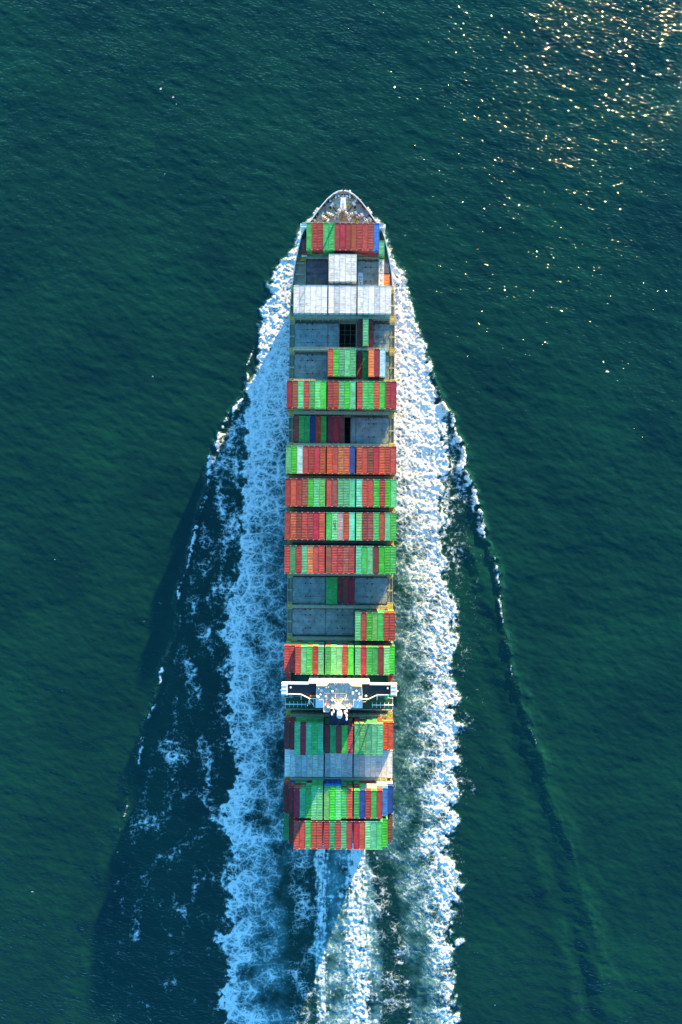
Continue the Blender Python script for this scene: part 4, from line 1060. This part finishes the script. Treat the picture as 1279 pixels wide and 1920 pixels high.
# bay 6
row(6, A19, sp('Rc Rb Gm R G Gp Gb R Ro Gm Gb Gm R G G Ro Gb R Rc'), 3, 'in the foremost full-width mixed row', 'foremost full-width mixed row', ends='door')
# bay 7
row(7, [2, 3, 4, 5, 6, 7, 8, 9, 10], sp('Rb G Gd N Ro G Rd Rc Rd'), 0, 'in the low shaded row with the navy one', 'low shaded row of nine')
# bays 8-11
row(8, A19, sp('Gm Gb A R R Rc Ro Ro R O Ro N Ro R Rb Rc Ro R R'), 4, 'in the first of the four close full rows', 'first of the four close full rows')
row(9, A19, sp('R Ro R Rb Gb Gm Gk R Rb Gm Gm Ga Ga R R Gb R Gb Gm'), 5, 'in the second of the four close full rows', 'second of the four close full rows')
row(10, A19, sp('R Ro Rb R R Rc Ro G Gp P Ro Ga Gp Rb Rb G Ro Gm Gb'), 5, 'in the third of the four close full rows', 'third of the four close full rows')
row(11, A19, sp('R Gd R Gm O R R Rb R R Rb R Ga G Gm Rd Gb Gb G'), 5, 'in the last of the four close full rows', 'last of the four close full rows')
# bay 12, 13
row(12, [8, 9, 10, 11, 12], sp('G G Rd Rb Rc'), 0, 'in the shaded five between bare hatches', 'shaded five between bare hatches')
row(13, range(13, 20), sp('Gm R Gb Gk G R R'), 4, 'in the block of seven beside bare hatches', 'block of seven beside bare hatches', ends=None)
# bay 14
row(14, A19, sp('R R R Gm G R Gm G Gp Gp Ro Gb Gm Rc G G Rd Gp Gb'), 5, 'in the full row just ahead of the bridge', 'full row just ahead of the bridge', tiers=[4, 4] + [5] * 16 + [4])
# bay 15: two units beside the bridge front
for x_, k, lb in ((-22.6, 'R', 'red container end poking out ahead of the left bridge wing'), (22.6, 'Ro', 'orange-red container end poking out ahead of the right bridge wing')):
    o = put(90, 14, 0, k, lb, 'container ends ahead of the bridge wings', '20', x=x_, dy=-9.5 if x_ < 0 else -9.3, z=zt(3) if x_ > 0 else zt(3))
    STACK.append((x_, BAY[14] - 9.5, zt(2), '20', PAL['Rd'][0])); STACK.append((x_, BAY[14] - 9.5, zt(1), '20', PAL['Gd'][0])); STACK.append((x_, BAY[14] - 9.5, zt(0), '20', PAL['Rd'][0]))
# bay 16
row(16, A19, sp('Rd Rd Gm Rc Gm G Gm Rd Gd R Gb R Gm Gk Gm Gm Gm Ro Ro'), 5, 'in the row just behind the funnel', 'row just behind the funnel',
    sizes=['40'] * 2 + ['45'] * 5 + ['40'] * 5 + ['45'] * 5 + ['40'] * 2, tiers=[3, 3] + [5] * 15 + [3, 3])
# bay 17
row(17, A19, sp('W W Wg Wg Wc Wc W Wg W W W Wg Wg Wg W W Wg Wc W'), 1, 'in the white row aft of the bridge', 'white row aft of the bridge')
# bay 18
row(18, A19, sp('Rd Rd Rc Gm G Gm Gm Gk Gb Gm G Ro G N R G R B N'), 5, 'in the second row from the stern', 'second row from the stern',
    sizes=['40'] * 5 + ['45'] * 5 + ['40'] * 9, tiers=[3, 4] + [5] * 3 + [5] * 5 + [5] * 7 + [4, 3])
# bay 19
row(19, A19, sp('Gd Rd R R G Ro R R Gd R Gm R Rc Ro Gp Ga G Gb Rb'), 4, 'in the sternmost row', 'sternmost row', tiers=[2, 3] + [5] * 15 + [4, 2])
for c, b, t in TOPS:
    if b == 5: continue
    pal = None
    if b == 16: pal = {1: sp('Gd R Rd'), 2: sp('Gd Rb Rd')}.get(c, sp('G Gd Gm G Gd') if c < 8 else None)
    if b == 18 and c in (8, 9, 10): pal = sp('N B N N B')
    if b == 18 and c in (6, 7): pal = sp('Gm G Gm G G')
    if b == 18 and c in (17, 18, 19): pal = sp('Ro P Wg P K')
    if b == 18 and c in (15, 16): pal = sp('Rd Ro R P Wg')
    if b == 17: pal = sp('W Wg')
    size = '45' if (b == 16 and (3 <= c <= 7 or 13 <= c <= 17)) or (b == 18 and 6 <= c <= 10) else '40'
    under(c, b, 0, t, size, colr=pal)
# joined mass of the lower containers
mb = MB(); mc = M['cont_att']
for (x, y, z, size, col) in STACK:
    reef = size[0] == 'R'; L = {'40': L40, '20': L20, '45': L45, 'R40': L40}[size]; k = random.uniform(.8, 1.15); col = tuple(min(.8, c * k) for c in col)
    x0, x1, y0, y1 = x - W_ / 2, x + W_ / 2, y - L / 2, y + L / 2
    mb.box(x0 + .02, x1 - .02, y0 + .06, y1 - .06, z, z + H_ - .1, mc, col, faces='nobottom')
    for (a, b) in ((y0, y0 + .14), (y1 - .14, y1)):
        mb.box(x0, x1, a, b, z + H_ - .17, z + H_ - .03, mc, tuple(min(.8, c * 1.5 + .05) for c in col) if not reef else (.10, .38, .22), faces='nobottom')
        for q in (x0, x1 - .13): mb.box(q, q + .13, a, b, z + .0, z + H_ - .18, mc, col)
    if reef:
        mb.box(x0 + .2, x1 - .2, y0, y0 + .05, z + .2, z + 2.2, mc, (.25, .30, .33)); mb.box(x0 + .3, x1 - .3, y0 - .05, y0 - .001, z + .9, z + 1.1, mc, (.7, .7, .7)); mb.box(x0 + .3, x1 - .3, y0 - .05, y0 - .001, z + 1.6, z + 1.8, mc, (.7, .7, .7))  # blue-grey of shade put into the white end panels here too
    elif size == '45' or y < -90:
        mb.box(x - .1, x + .1, y1 - .12, y1 + .02, z + H_ - .02, z + H_ + .1, mc, (.7, .75, .7))
st = mb.build('stacked_containers', None, SHIP0); st.rotation_euler = (0, 0, YAW)
tag(st, 'lower tiers of stacked containers under the top layer along the ship', 'containers', kind='stuff')
